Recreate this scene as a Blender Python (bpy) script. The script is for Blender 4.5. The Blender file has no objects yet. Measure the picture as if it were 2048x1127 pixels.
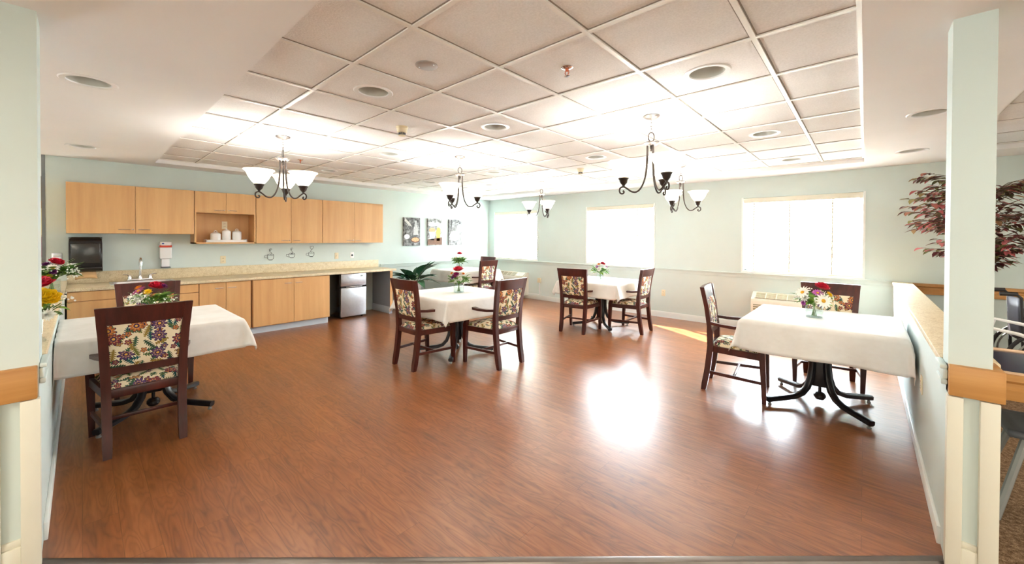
import bpy, bmesh, math, random
from mathutils import Vector, Matrix
PI = math.pi
rad = math.radians
SC = bpy.context.scene
COL = SC.collection
random.seed(7)

# ------------------------------------------------------------------ camera, world, lights, exposure
EYE = 1.45
cam_d = bpy.data.cameras.new('camera')
cam = bpy.data.objects.new('camera', cam_d)
COL.objects.link(cam)
F_PX, CY = 780.65, 483.08
cam_d.sensor_fit = 'HORIZONTAL'
cam_d.sensor_width = 36.0
cam_d.lens = 36.0 * F_PX / 2048.0
cam_d.shift_x = 0.0
cam_d.shift_y = -(1127 / 2 - CY) / 2048.0
cam_d.clip_start = 0.05
cam_d.clip_end = 200
_y, _p, _r = rad(42.145), rad(-0.572), rad(0.255)
_f = Vector((-math.sin(_y) * math.cos(_p), math.cos(_y) * math.cos(_p), math.sin(_p)))
_ri = Vector((math.cos(_y), math.sin(_y), 0))
_u = _ri.cross(_f)
_R0 = math.cos(_r) * _ri + math.sin(_r) * _u
_U0 = -math.sin(_r) * _ri + math.cos(_r) * _u
cam.matrix_world = Matrix(((_R0.x, _U0.x, -_f.x, 0), (_R0.y, _U0.y, -_f.y, 0), (_R0.z, _U0.z, -_f.z, EYE), (0, 0, 0, 1)))
SC.camera = cam

SC.view_settings.view_transform = 'Standard'
SC.view_settings.look = 'None'
SC.view_settings.exposure = 1.5
SC.view_settings.gamma = 1.0
SC.view_settings.use_curve_mapping = False

WORLD_STRENGTH = 34.0
w = bpy.data.worlds.new('sky')
SC.world = w
w.use_nodes = True
bg = w.node_tree.nodes['Background']
bg.inputs[0].default_value = (0.78, 0.90, 1.0, 1)
bg.inputs[1].default_value = WORLD_STRENGTH


def lamp(name, kind, loc, energy, color, rot=(0, 0, 0), size=1.0, size_y=None, portal=False, angle=None, radius=None):
    d = bpy.data.lights.new(name, kind)
    d.energy = energy
    d.color = color
    if kind == 'AREA':
        d.shape = 'RECTANGLE'
        d.size = size
        d.size_y = size_y or size
        d.cycles.is_portal = portal
    if kind == 'SUN' and angle is not None:
        d.angle = angle
    if kind == 'POINT' and radius is not None:
        d.shadow_soft_size = radius
    o = bpy.data.objects.new(name, d)
    o.location = loc
    o.rotation_euler = rot
    COL.objects.link(o)
    return o


# the sun outside the window wall, low enough to fall on the floor below the middle window
_sd = Vector((1.31, -0.73, -0.92)).normalized()
sun = lamp('sun', 'SUN', (-8, 12, 8), 60.0, (1.0, 0.95, 0.88), angle=rad(1.2))
sun.rotation_euler = _sd.to_track_quat('-Z', 'Y').to_euler()
WINDOWS = [(-7.13, -5.73), (-4.39, -2.94), (-1.475, -0.02)]
WZ0, WZ1 = 0.92, 2.105
for i, (a, b) in enumerate(WINDOWS):
    lamp('window_daylight', 'AREA', ((a + b) / 2, 7.40, (WZ0 + WZ1) / 2), 1.0, (1, 1, 1), rot=(rad(-90), 0, 0),
         size=b - a, size_y=WZ1 - WZ0, portal=True)
# ceiling fixtures of the lounge the photographer stands in
LOUNGE = 18.0
for (lx, ly) in ((-1.2, -1.6), (1.6, -1.6), (2.2, 1.2), (-3.6, -2.4), (2.6, 4.2)):
    lamp('lounge_ceiling_fixture', 'AREA', (lx, ly, 2.40), LOUNGE, (1.0, 0.91, 0.74), size=1.2, size_y=0.6)
CHAND_W = 5.2
SC.cycles.transparent_max_bounces = 24
SC.cycles.max_bounces = 14
SC.cycles.diffuse_bounces = 6
SC.cycles.caustics_reflective = False
SC.cycles.caustics_refractive = False

# unseen fill lamps added behind the camera to brighten posts and ceiling
lamp('lounge_side_fill', 'AREA', (0.6, -4.05, 1.55), 26.0, (1.0, 0.93, 0.80), rot=(rad(90), 0, 0), size=5.0, size_y=1.5)
lamp('lounge_side_fill', 'AREA', (4.5, 0.2, 1.55), 16.0, (1.0, 0.93, 0.80), rot=(rad(90), 0, rad(90)), size=4.0, size_y=1.5)

# ------------------------------------------------------------------ material helpers


def s2l(c):
    return tuple(((v / 255.0) / 12.92) if v / 255.0 <= 0.04045 else (((v / 255.0 + 0.055) / 1.055) ** 2.4) for v in c)


class NT:
    def __init__(self, name):
        self.m = bpy.data.materials.new(name)
        self.m.use_nodes = True
        self.t = self.m.node_tree
        self.b = self.t.nodes['Principled BSDF']
        self.out = self.t.nodes['Material Output']

    def n(self, typ, **kw):
        nd = self.t.nodes.new(typ)
        for k, v in kw.items():
            setattr(nd, k, v)
        return nd

    def l(self, a, b):
        self.t.links.new(a, b)

    def val(self, sock, v):
        if hasattr(v, 'is_linked') or isinstance(v, bpy.types.NodeSocket):
            self.l(v, sock)
        else:
            sock.default_value = v

    def math(self, op, a, b=None, c=None):
        nd = self.n('ShaderNodeMath', operation=op)
        self.val(nd.inputs[0], a)
        if b is not None:
            self.val(nd.inputs[1], b)
        if c is not None:
            self.val(nd.inputs[2], c)
        return nd.outputs[0]

    def mix(self, fac, a, b, blend='MIX'):
        nd = self.n('ShaderNodeMix', data_type='RGBA', blend_type=blend)
        self.val(nd.inputs[0], fac)
        for s, v in ((nd.inputs[6], a), (nd.inputs[7], b)):
            if isinstance(v, tuple):
                s.default_value = (*v[:3], 1)
            else:
                self.l(v, s)
        return nd.outputs[2]

    def coord(self, which='Object', scale=(1, 1, 1), rot=(0, 0, 0), loc=(0, 0, 0)):
        tc = self.n('ShaderNodeTexCoord')
        mp = self.n('ShaderNodeMapping')
        mp.inputs['Scale'].default_value = scale
        mp.inputs['Rotation'].default_value = rot
        mp.inputs['Location'].default_value = loc
        self.l(tc.outputs[which], mp.inputs[0])
        return mp.outputs[0]

    def noise(self, vec, scale, detail=3, rough=0.5):
        nd = self.n('ShaderNodeTexNoise')
        self.l(vec, nd.inputs['Vector'])
        nd.inputs['Scale'].default_value = scale
        nd.inputs['Detail'].default_value = detail
        nd.inputs['Roughness'].default_value = rough
        return nd.outputs['Fac']

    def ramp(self, fac, stops, interp='LINEAR'):
        nd = self.n('ShaderNodeValToRGB')
        nd.color_ramp.interpolation = interp
        e = nd.color_ramp.elements
        while len(e) > 1:
            e.remove(e[0])
        e[0].position = stops[0][0]
        e[0].color = (*stops[0][1], 1)
        for p, c in stops[1:]:
            x = e.new(p)
            x.color = (*c, 1)
        self.l(fac, nd.inputs[0])
        return nd.outputs[0]

    def bump(self, h, strength=0.2, dist=0.01):
        nd = self.n('ShaderNodeBump')
        nd.inputs['Strength'].default_value = strength
        nd.inputs['Distance'].default_value = dist
        self.l(h, nd.inputs['Height'])
        self.l(nd.outputs[0], self.b.inputs['Normal'])

    def base(self, c, rough=0.5, metal=0.0, spec=0.5):
        if isinstance(c, tuple):
            self.b.inputs['Base Color'].default_value = (*c[:3], 1)
        else:
            self.l(c, self.b.inputs['Base Color'])
        self.b.inputs['Roughness'].default_value = rough
        self.b.inputs['Metallic'].default_value = metal
        self.b.inputs['Specular IOR Level'].default_value = spec
        return self


def plain(name, rgb, rough=0.5, metal=0.0, var=0.06, scale=12.0, spec=0.5):
    """a paint, plastic or metal with a faint procedural mottling"""
    t = NT(name)
    c = s2l(rgb)
    nz = t.noise(t.coord(), scale, 3)
    lo = tuple(max(0, v * (1 - var)) for v in c)
    hi = tuple(min(1, v * (1 + var)) for v in c)
    t.base(t.ramp(nz, [(0.3, lo), (0.7, hi)]), rough, metal, spec)
    return t.m


def wood(name, dark, light, axis='z', rough=0.4, freq=1.0, spec=0.5):
    t = NT(name)
    sc = {'x': (1.5, 22, 22), 'y': (22, 1.5, 22), 'z': (22, 22, 1.5)}[axis]
    sc = tuple(v * freq for v in sc)
    v = t.coord('Object', sc)
    n1 = t.noise(v, 1.0, 5, 0.6)
    n2 = t.noise(v, 0.23, 2, 0.5)
    k = t.math('ADD', t.math('MULTIPLY', n1, 0.6), t.math('MULTIPLY', n2, 0.4))
    t.base(t.ramp(k, [(0.32, s2l(dark)), (0.66, s2l(light))]), rough, 0, spec)
    t.bump(n1, 0.06, 0.002)
    return t.m


M = {}
M['wall'] = plain('wall_paint', (206, 218, 215), 0.7, var=0.015, scale=3)
M['trim_white'] = plain('white_trim_paint', (232, 236, 234), 0.45, var=0.01)
M['cream'] = plain('cream_trim_paint', (222, 219, 204), 0.5, var=0.02, scale=5)
M['soffit'] = plain('ceiling_paint', (238, 237, 238), 0.85, var=0.012, scale=2)
M['grid'] = plain('ceiling_grid_enamel', (238, 236, 232), 0.4, var=0.01)
M['dark_gap'] = plain('dark_gap', (70, 62, 55), 0.9)
M['oak'] = wood('oak_trim', (164, 110, 52), (200, 148, 88), 'y', 0.4, 0.8)
M['oak_x'] = wood('oak_trim_x', (164, 110, 52), (200, 148, 88), 'x', 0.4, 0.8)
M['maple'] = wood('maple_laminate', (200, 150, 96), (220, 174, 118), 'z', 0.42, 0.55)
M['maple_edge'] = wood('maple_edge', (150, 98, 55), (186, 132, 78), 'z', 0.5)
M['mahogany'] = wood('mahogany_stain', (46, 16, 12), (82, 32, 24), 'z', 0.28, 1.2)
M['kick'] = plain('grey_vinyl_base', (196, 205, 214), 0.5, var=0.02)
M['steel'] = plain('brushed_steel', (196, 197, 202), 0.32, 1.0, 0.05, 30)
M['chrome'] = plain('chrome', (225, 226, 230), 0.12, 1.0, 0.01)
M['black_metal'] = plain('black_enamel', (26, 27, 32), 0.3, 0.0, 0.15, 20, 0.6)
M['black_plastic'] = plain('black_plastic', (24, 23, 24), 0.22, 0, 0.1)
M['smoke_plastic'] = plain('smoked_plastic', (52, 50, 48), 0.15, 0, 0.1)
M['white_plastic'] = plain('white_plastic', (238, 238, 240), 0.3, 0, 0.01)
M['ivory'] = plain('ivory_plastic', (226, 214, 184), 0.4, 0, 0.02)
M['ac_cream'] = plain('air_conditioner_enamel', (228, 222, 208), 0.45, 0, 0.02)
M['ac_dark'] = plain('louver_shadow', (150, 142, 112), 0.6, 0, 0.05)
M['red_plastic'] = plain('red_plastic', (205, 72, 48), 0.35, 0, 0.04)
M['blue'] = plain('blue_print', (52, 88, 170), 0.5)
M['ceramic'] = plain('white_ceramic', (240, 238, 236), 0.18, 0, 0.01)
M['bronze'] = plain('bronze_finish', (62, 54, 50), 0.38, 0.6, 0.15, 25)
M['pewter'] = plain('pewter_finish', (72, 65, 61), 0.45, 0.3, 0.06, 40)
M['can_inner'] = plain('downlight_reflector', (196, 196, 190), 0.35, 0.1, 0.03)
M['paper'] = plain('brown_paper_towel', (196, 158, 112), 0.9)
M['stem'] = plain('green_stem', (96, 128, 58), 0.6)
M['red_petal'] = plain('red_petal', (200, 16, 50), 0.55, 0, 0.25, 40)
M['magenta_petal'] = plain('magenta_petal', (150, 24, 96), 0.55, 0, 0.2, 40)
M['purple_petal'] = plain('purple_petal', (118, 40, 118), 0.55, 0, 0.25, 40)
M['lilac_petal'] = plain('lilac_petal', (186, 92, 178), 0.55, 0, 0.2, 40)
M['yellow_petal'] = plain('yellow_petal', (244, 204, 18), 0.55, 0, 0.15, 40)
M['orange_petal'] = plain('orange_petal', (226, 136, 32), 0.55, 0, 0.2, 40)
M['white_petal'] = plain('white_petal', (244, 243, 236), 0.6, 0, 0.03, 40)
M['flower_eye'] = plain('flower_eye', (212, 158, 40), 0.8, 0, 0.2, 90)
M['soil'] = plain('potting_soil', (62, 46, 34), 0.95, 0, 0.3, 60)
M['bark'] = plain('tree_bark', (92, 74, 56), 0.9, 0, 0.3, 30)
M['navy'] = plain('navy_laminate', (34, 42, 66), 0.14, 0, 0.1)
M['grey_plastic'] = plain('grey_plastic', (92, 94, 100), 0.45, 0, 0.05)
M['grey_metal'] = plain('grey_painted_steel', (150, 152, 150), 0.4, 0.3, 0.04)
M['rubber'] = plain('black_rubber', (44, 42, 44), 0.6, 0, 0.1)
M['wheel_vinyl'] = plain('wheelchair_vinyl', (58, 50, 56), 0.5, 0, 0.1)
M['pale_wood'] = wood('pale_wood', (206, 164, 124), (232, 200, 166), 'x', 0.4)
M['wire'] = plain('black_wire', (48, 52, 54), 0.5)
M['threshold'] = plain('threshold_metal', (112, 104, 98), 0.3, 0.8, 0.12, 6)
M['yellow_wall'] = plain('yellow_wall_paint', (226, 208, 142), 0.7, 0, 0.03)
M['burgundy'] = plain('burgundy_wall_paint', (136, 44, 66), 0.7, 0, 0.05)
M['taupe'] = plain('taupe_paint', (142, 128, 104), 0.7, 0, 0.05)
M['pink'] = plain('pink_cloth', (206, 120, 108), 0.8)
M['screen_text'] = plain('dispenser_badge', (200, 204, 206), 0.3)
M['grey_side'] = plain('grey_panel_paint', (150, 155, 166), 0.6, 0, 0.03)


def mat_leaf(name, stops, rough=0.45, transl=0.25):
    t = NT(name)
    g = t.n('ShaderNodeNewGeometry')
    c = t.ramp(g.outputs['Random Per Island'], [(p, s2l(q)) for p, q in stops])
    t.base(c, rough)
    tr = t.n('ShaderNodeBsdfTranslucent')
    t.l(c, tr.inputs[0])
    mx = t.n('ShaderNodeMixShader')
    mx.inputs[0].default_value = transl
    t.l(t.b.outputs[0], mx.inputs[1])
    t.l(tr.outputs[0], mx.inputs[2])
    t.l(mx.outputs[0], t.out.inputs[0])
    return t.m


M['leaf'] = mat_leaf('bouquet_leaf', [(0, (52, 92, 34)), (0.5, (88, 136, 48)), (1, (140, 176, 66))])
M['dark_leaf'] = mat_leaf('houseplant_leaf', [(0, (34, 70, 48)), (0.6, (54, 96, 66)), (1, (104, 142, 104))], 0.25, 0.12)
M['tree_leaf'] = mat_leaf('burgundy_tree_leaf', [(0, (78, 32, 36)), (0.2, (104, 44, 48)), (0.38, (84, 66, 52)), (0.5, (96, 98, 62)), (0.66, (150, 144, 84)), (0.78, (182, 92, 96)), (1, (214, 132, 132))], 0.4, 0.2)
M['shrub_leaf'] = mat_leaf('outdoor_leaf', [(0, (60, 96, 30)), (1, (150, 170, 60))], 0.5, 0.4)


def mat_floor():
    t = NT('laminate_planks')
    v = t.coord('Object')
    br = t.n('ShaderNodeTexBrick')
    br.offset = 0.37
    br.offset_frequency = 2
    t.l(v, br.inputs['Vector'])
    br.inputs['Color1'].default_value = (0, 0, 0, 1)
    br.inputs['Color2'].default_value = (1, 1, 1, 1)
    br.inputs['Mortar'].default_value = (0.5, 0.5, 0.5, 1)
    br.inputs['Scale'].default_value = 1.0
    br.inputs['Mortar Size'].default_value = 0.0012
    br.inputs['Mortar Smooth'].default_value = 0.1
    br.inputs['Brick Width'].default_value = 1.22
    br.inputs['Row Height'].default_value = 0.128
    sep = t.n('ShaderNodeSeparateColor')
    t.l(br.outputs['Color'], sep.inputs[0])
    rnd = sep.outputs[0]
    # each plank samples its own stretch of grain
    off = t.n('ShaderNodeCombineXYZ')
    t.l(t.math('MULTIPLY', rnd, 13.0), off.inputs[0])
    t.l(t.math('MULTIPLY', rnd, 7.0), off.inputs[1])
    add = t.n('ShaderNodeVectorMath', operation='ADD')
    t.l(v, add.inputs[0])
    t.l(off.outputs[0], add.inputs[1])
    mp = t.n('ShaderNodeMapping')
    mp.inputs['Scale'].default_value = (2.2, 26, 1)
    t.l(add.outputs[0], mp.inputs[0])
    n1 = t.noise(mp.outputs[0], 1.0, 6, 0.62)
    mp2 = t.n('ShaderNodeMapping')
    mp2.inputs['Scale'].default_value = (1.6, 9, 1)
    t.l(add.outputs[0], mp2.inputs[0])
    n2 = t.noise(mp2.outputs[0], 1.0, 2, 0.5)
    rings = t.math('ABSOLUTE', t.math('SINE', t.math('MULTIPLY', n2, 42.0)))
    k = t.math('ADD', t.math('ADD', t.math('MULTIPLY', n1, 0.62), t.math('MULTIPLY', rings, 0.14)), t.math('MULTIPLY', rnd, 0.10))
    c = t.ramp(k, [(0.22, s2l((92, 50, 23))), (0.45, s2l((130, 76, 39))), (0.70, s2l((160, 102, 61)))])
    c = t.mix(t.math('MULTIPLY', br.outputs['Fac'], 0.5), c, s2l((50, 26, 14)))
    t.base(c, 0.2, 0, 0.5)
    n3 = t.noise(t.coord('Object', (3, 38, 1)), 1.0, 1.5, 0.5)
    n4 = t.noise(t.coord('Object', (2.0, 3.0, 1)), 1.0, 2, 0.5)
    t.l(t.math('ADD', 0.25, t.math('MULTIPLY', n3, 0.14)), t.b.inputs['Roughness'])
    h = t.math('ADD', t.math('ADD', t.math('MULTIPLY', n3, 0.35), t.math('MULTIPLY', n4, 2.0)), t.math('MULTIPLY', br.outputs['Fac'], -0.8))
    t.bump(h, 0.08, 0.004)
    t.b.inputs['Coat Weight'].default_value = 0.35
    t.b.inputs['Coat Roughness'].default_value = 0.28
    return t.m


def mat_carpet():
    t = NT('mottled_carpet')
    v = t.coord('Object')
    n1 = t.noise(v, 45, 5, 0.75)
    n2 = t.noise(v, 220, 2, 0.6)
    k = t.math('ADD', t.math('MULTIPLY', n1, 0.6), t.math('MULTIPLY', n2, 0.4))
    t.base(t.ramp(k, [(0.35, s2l((70, 52, 40))), (0.5, s2l((134, 106, 82))), (0.64, s2l((188, 160, 130)))]), 0.95, 0, 0.1)
    t.bump(n2, 0.6, 0.01)
    return t.m


def mat_tile():
    t = NT('acoustic_ceiling_tile')
    v = t.coord('Object')
    n1 = t.noise(v, 95, 4, 0.7)
    n2 = t.noise(v, 3.0, 2, 0.5)
    k = t.math('ADD', t.math('MULTIPLY', n1, 0.7), t.math('MULTIPLY', n2, 0.3))
    t.base(t.ramp(k, [(0.3, s2l((226, 225, 224))), (0.62, s2l((244, 243, 243)))]), 0.9, 0, 0.2)
    t.bump(n1, 0.5, 0.006)
    return t.m


def mat_counter():
    t = NT('speckled_laminate')
    v = t.coord('Object')
    n1 = t.noise(v, 130, 3, 0.7)
    n2 = t.noise(v, 18, 3, 0.6)
    k = t.math('ADD', t.math('MULTIPLY', n1, 0.7), t.math('MULTIPLY', n2, 0.3))
    t.base(t.ramp(k, [(0.34, s2l((184, 162, 124))), (0.5, s2l((218, 201, 168))), (0.66, s2l((234, 222, 196)))]), 0.4, 0, 0.4)
    return t.m


def mat_cloth():
    t = NT('white_table_linen')
    v = t.coord('Object')
    n1 = t.noise(v, 260, 2, 0.6)
    n2 = t.noise(v, 5, 3, 0.6)
    t.base(t.ramp(n2, [(0.3, s2l((228, 226, 222))), (0.7, s2l((240, 239, 237)))]), 0.85, 0, 0.2)
    h = t.math('ADD', t.math('MULTIPLY', n1, 0.08), n2)
    t.bump(h, 0.25, 0.02)
    t.b.inputs['Sheen Weight'].default_value = 0.2
    return t.m


def mat_blind():
    t = NT('white_blind_slat')
    t.base(t.ramp(t.noise(t.coord(), 8, 2), [(0.3, s2l((236, 236, 232))), (0.7, s2l((244, 244, 240)))]), 0.45, 0, 0.3)
    tr = t.n('ShaderNodeBsdfTranslucent')
    tr.inputs[0].default_value = (0.92, 0.93, 0.93, 1)
    mx = t.n('ShaderNodeMixShader')
    mx.inputs[0].default_value = 0.012
    t.l(t.b.outputs[0], mx.inputs[1])
    t.l(tr.outputs[0], mx.inputs[2])
    t.l(mx.outputs[0], t.out.inputs[0])
    return t.m


def mat_glass(name, tint=(1, 1, 1), refl=0.5):
    """thin clear glass: see-through, more reflective at grazing angles"""
    t = NT(name)
    tr = t.n('ShaderNodeBsdfTransparent')
    tr.inputs[0].default_value = (*tint, 1)
    gl = t.n('ShaderNodeBsdfGlossy')
    gl.inputs['Roughness'].default_value = 0.04
    lw = t.n('ShaderNodeLayerWeight')
    lw.inputs[0].default_value = 0.5
    f = t.math('ADD', 0.05, t.math('MULTIPLY', t.math('POWER', lw.outputs['Facing'], 4.0), refl))
    mx = t.n('ShaderNodeMixShader')
    t.l(f, mx.inputs[0])
    t.l(tr.outputs[0], mx.inputs[1])
    t.l(gl.outputs[0], mx.inputs[2])
    t.l(mx.outputs[0], t.out.inputs[0])
    return t.m


def mat_shade():
    t = NT('lit_alabaster_shade')
    n = t.noise(t.coord(), 9, 3)
    c = t.ramp(n, [(0.3, (0.86, 0.80, 0.70)), (0.7, (0.93, 0.90, 0.83))])
    t.base(c, 0.35)
    t.l(t.ramp(n, [(0.3, (1.0, 0.86, 0.62)), (0.7, (1.0, 0.93, 0.78))]), t.b.inputs['Emission Color'])
    t.b.inputs['Emission Strength'].default_value = 1.5
    return t.m


def mat_fabric():
    """cream upholstery printed with flowers and leaf sprays, laid out in UV metres"""
    t = NT('floral_upholstery')
    uv = t.n('ShaderNodeUVMap')
    uvo = uv.outputs[0]
    warp = t.noise(uvo, 30, 2)
    col = s2l((226, 210, 176))
    colr = t.mix(t.noise(uvo, 400, 2), col, s2l((240, 228, 200)))

    def cells(scale, shift, jit):
        mp = t.n('ShaderNodeMapping')
        mp.inputs['Location'].default_value = (shift, shift * 1.7, 0)
        t.l(uvo, mp.inputs[0])
        vo = t.n('ShaderNodeTexVoronoi', voronoi_dimensions='2D', feature='F1')
        vo.inputs['Scale'].default_value = scale
        vo.inputs['Randomness'].default_value = jit
        t.l(mp.outputs[0], vo.inputs['Vector'])
        df = t.n('ShaderNodeVectorMath', operation='SUBTRACT')
        t.l(mp.outputs[0], df.inputs[0])
        t.l(vo.outputs['Position'], df.inputs[1])
        sp = t.n('ShaderNodeSeparateXYZ')
        t.l(df.outputs[0], sp.inputs[0])
        sc = t.n('ShaderNodeSeparateColor')
        t.l(vo.outputs['Color'], sc.inputs[0])
        return sp.outputs[0], sp.outputs[1], sc.outputs[0], sc.outputs[1], sc.outputs[2]

    def leaves(cur, scale, shift, a, b, stops):
        x, y, r, g, bl = cells(scale, shift, 0.9)
        ang = t.math('MULTIPLY', r, 6.283)
        c, s = t.math('COSINE', ang), t.math('SINE', ang)
        xr = t.math('ADD', t.math('MULTIPLY', x, c), t.math('MULTIPLY', y, s))
        yr = t.math('SUBTRACT', t.math('MULTIPLY', y, c), t.math('MULTIPLY', x, s))
        # leaflets along a rib
        leaf = t.math('MULTIPLY', t.math('ADD', 0.62, t.math('MULTIPLY', 0.38, t.math('SINE', t.math('ADD', t.math('MULTIPLY', xr, 480), t.math('MULTIPLY', t.math('ABSOLUTE', yr), 300))))), b)
        e = t.math('ADD', t.math('POWER', t.math('DIVIDE', xr, a), 2.0), t.math('POWER', t.math('DIVIDE', yr, leaf), 2.0))
        m = t.math('MULTIPLY', t.math('LESS_THAN', e, 1.0), t.math('GREATER_THAN', g, 0.18))
        lc = t.ramp(bl, stops, 'CONSTANT')
        return t.mix(m, cur, lc)

    colr = leaves(colr, 14, 0.0, 0.040, 0.019, [(0, s2l((60, 92, 70))), (0.4, s2l((110, 112, 56))), (0.7, s2l((40, 84, 84)))])
    colr = leaves(colr, 12, 0.43, 0.042, 0.018, [(0, s2l((84, 104, 66))), (0.5, s2l((150, 122, 60))), (0.8, s2l((52, 78, 60)))])

    def flowers(cur, scale, shift, radius, petals, keep, stops):
        x, y, r, g, bl = cells(scale, shift, 0.75)
        ang = t.math('ADD', t.math('ARCTAN2', y, x), t.math('MULTIPLY', r, 6.283))
        d = t.math('SQRT', t.math('ADD', t.math('MULTIPLY', x, x), t.math('MULTIPLY', y, y)))
        d = t.math('ADD', d, t.math('MULTIPLY', t.math('SUBTRACT', warp, 0.5), 0.012))
        pet = t.math('ABSOLUTE', t.math('COSINE', t.math('MULTIPLY', ang, petals / 2)))
        rim = t.math('MULTIPLY', radius, t.math('ADD', 0.55, t.math('MULTIPLY', 0.45, pet)))
        on = t.math('GREATER_THAN', g, keep)
        c_out = t.ramp(bl, stops, 'CONSTANT')
        c_in = t.mix(0.45, c_out, s2l((232, 176, 110)))
        cur = t.mix(t.math('MULTIPLY', t.math('LESS_THAN', d, rim), on), cur, s2l((52, 40, 66)))
        cur = t.mix(t.math('MULTIPLY', t.math('LESS_THAN', d, t.math('MULTIPLY', rim, 0.86)), on), cur, c_out)
        cur = t.mix(t.math('MULTIPLY', t.math('LESS_THAN', d, t.math('MULTIPLY', rim, 0.55)), on), cur, c_in)
        cur = t.mix(t.math('MULTIPLY', t.math('LESS_THAN', d, radius * 0.34), on), cur, s2l((70, 44, 78)))
        cur = t.mix(t.math('MULTIPLY', t.math('LESS_THAN', d, radius * 0.17), on), cur, s2l((222, 170, 80)))
        return cur

    pal = [(0, s2l((132, 58, 62))), (0.24, s2l((184, 108, 56))), (0.5, s2l((94, 66, 104))), (0.72, s2l((118, 52, 68))), (0.88, s2l((168, 122, 70)))]
    colr = flowers(colr, 17, 0.21, 0.020, 5, 0.55, pal)
    colr = flowers(colr, 9.0, 0.77, 0.044, 9, 0.25, pal)
    t.base(colr, 0.85, 0, 0.2)
    t.bump(t.noise(uvo, 900, 2), 0.15, 0.001)
    return t.m


M['floor'] = mat_floor()
M['carpet'] = mat_carpet()
M['tile'] = mat_tile()
M['counter'] = mat_counter()
M['cloth'] = mat_cloth()
M['blind'] = mat_blind()
M['valance'] = plain('cream_valance', (228, 224, 208), 0.5, 0, 0.01)
M['pane'] = mat_glass('window_glass', (1, 1, 1), 0.4)
M['vase_glass'] = mat_glass('vase_glass', (0.93, 0.965, 0.955), 0.7)
M['water'] = mat_glass('vase_water', (0.97, 0.99, 0.98), 0.25)
M['shade'] = mat_shade()
M['fabric'] = mat_fabric()

# ------------------------------------------------------------------ mesh helpers


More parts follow.
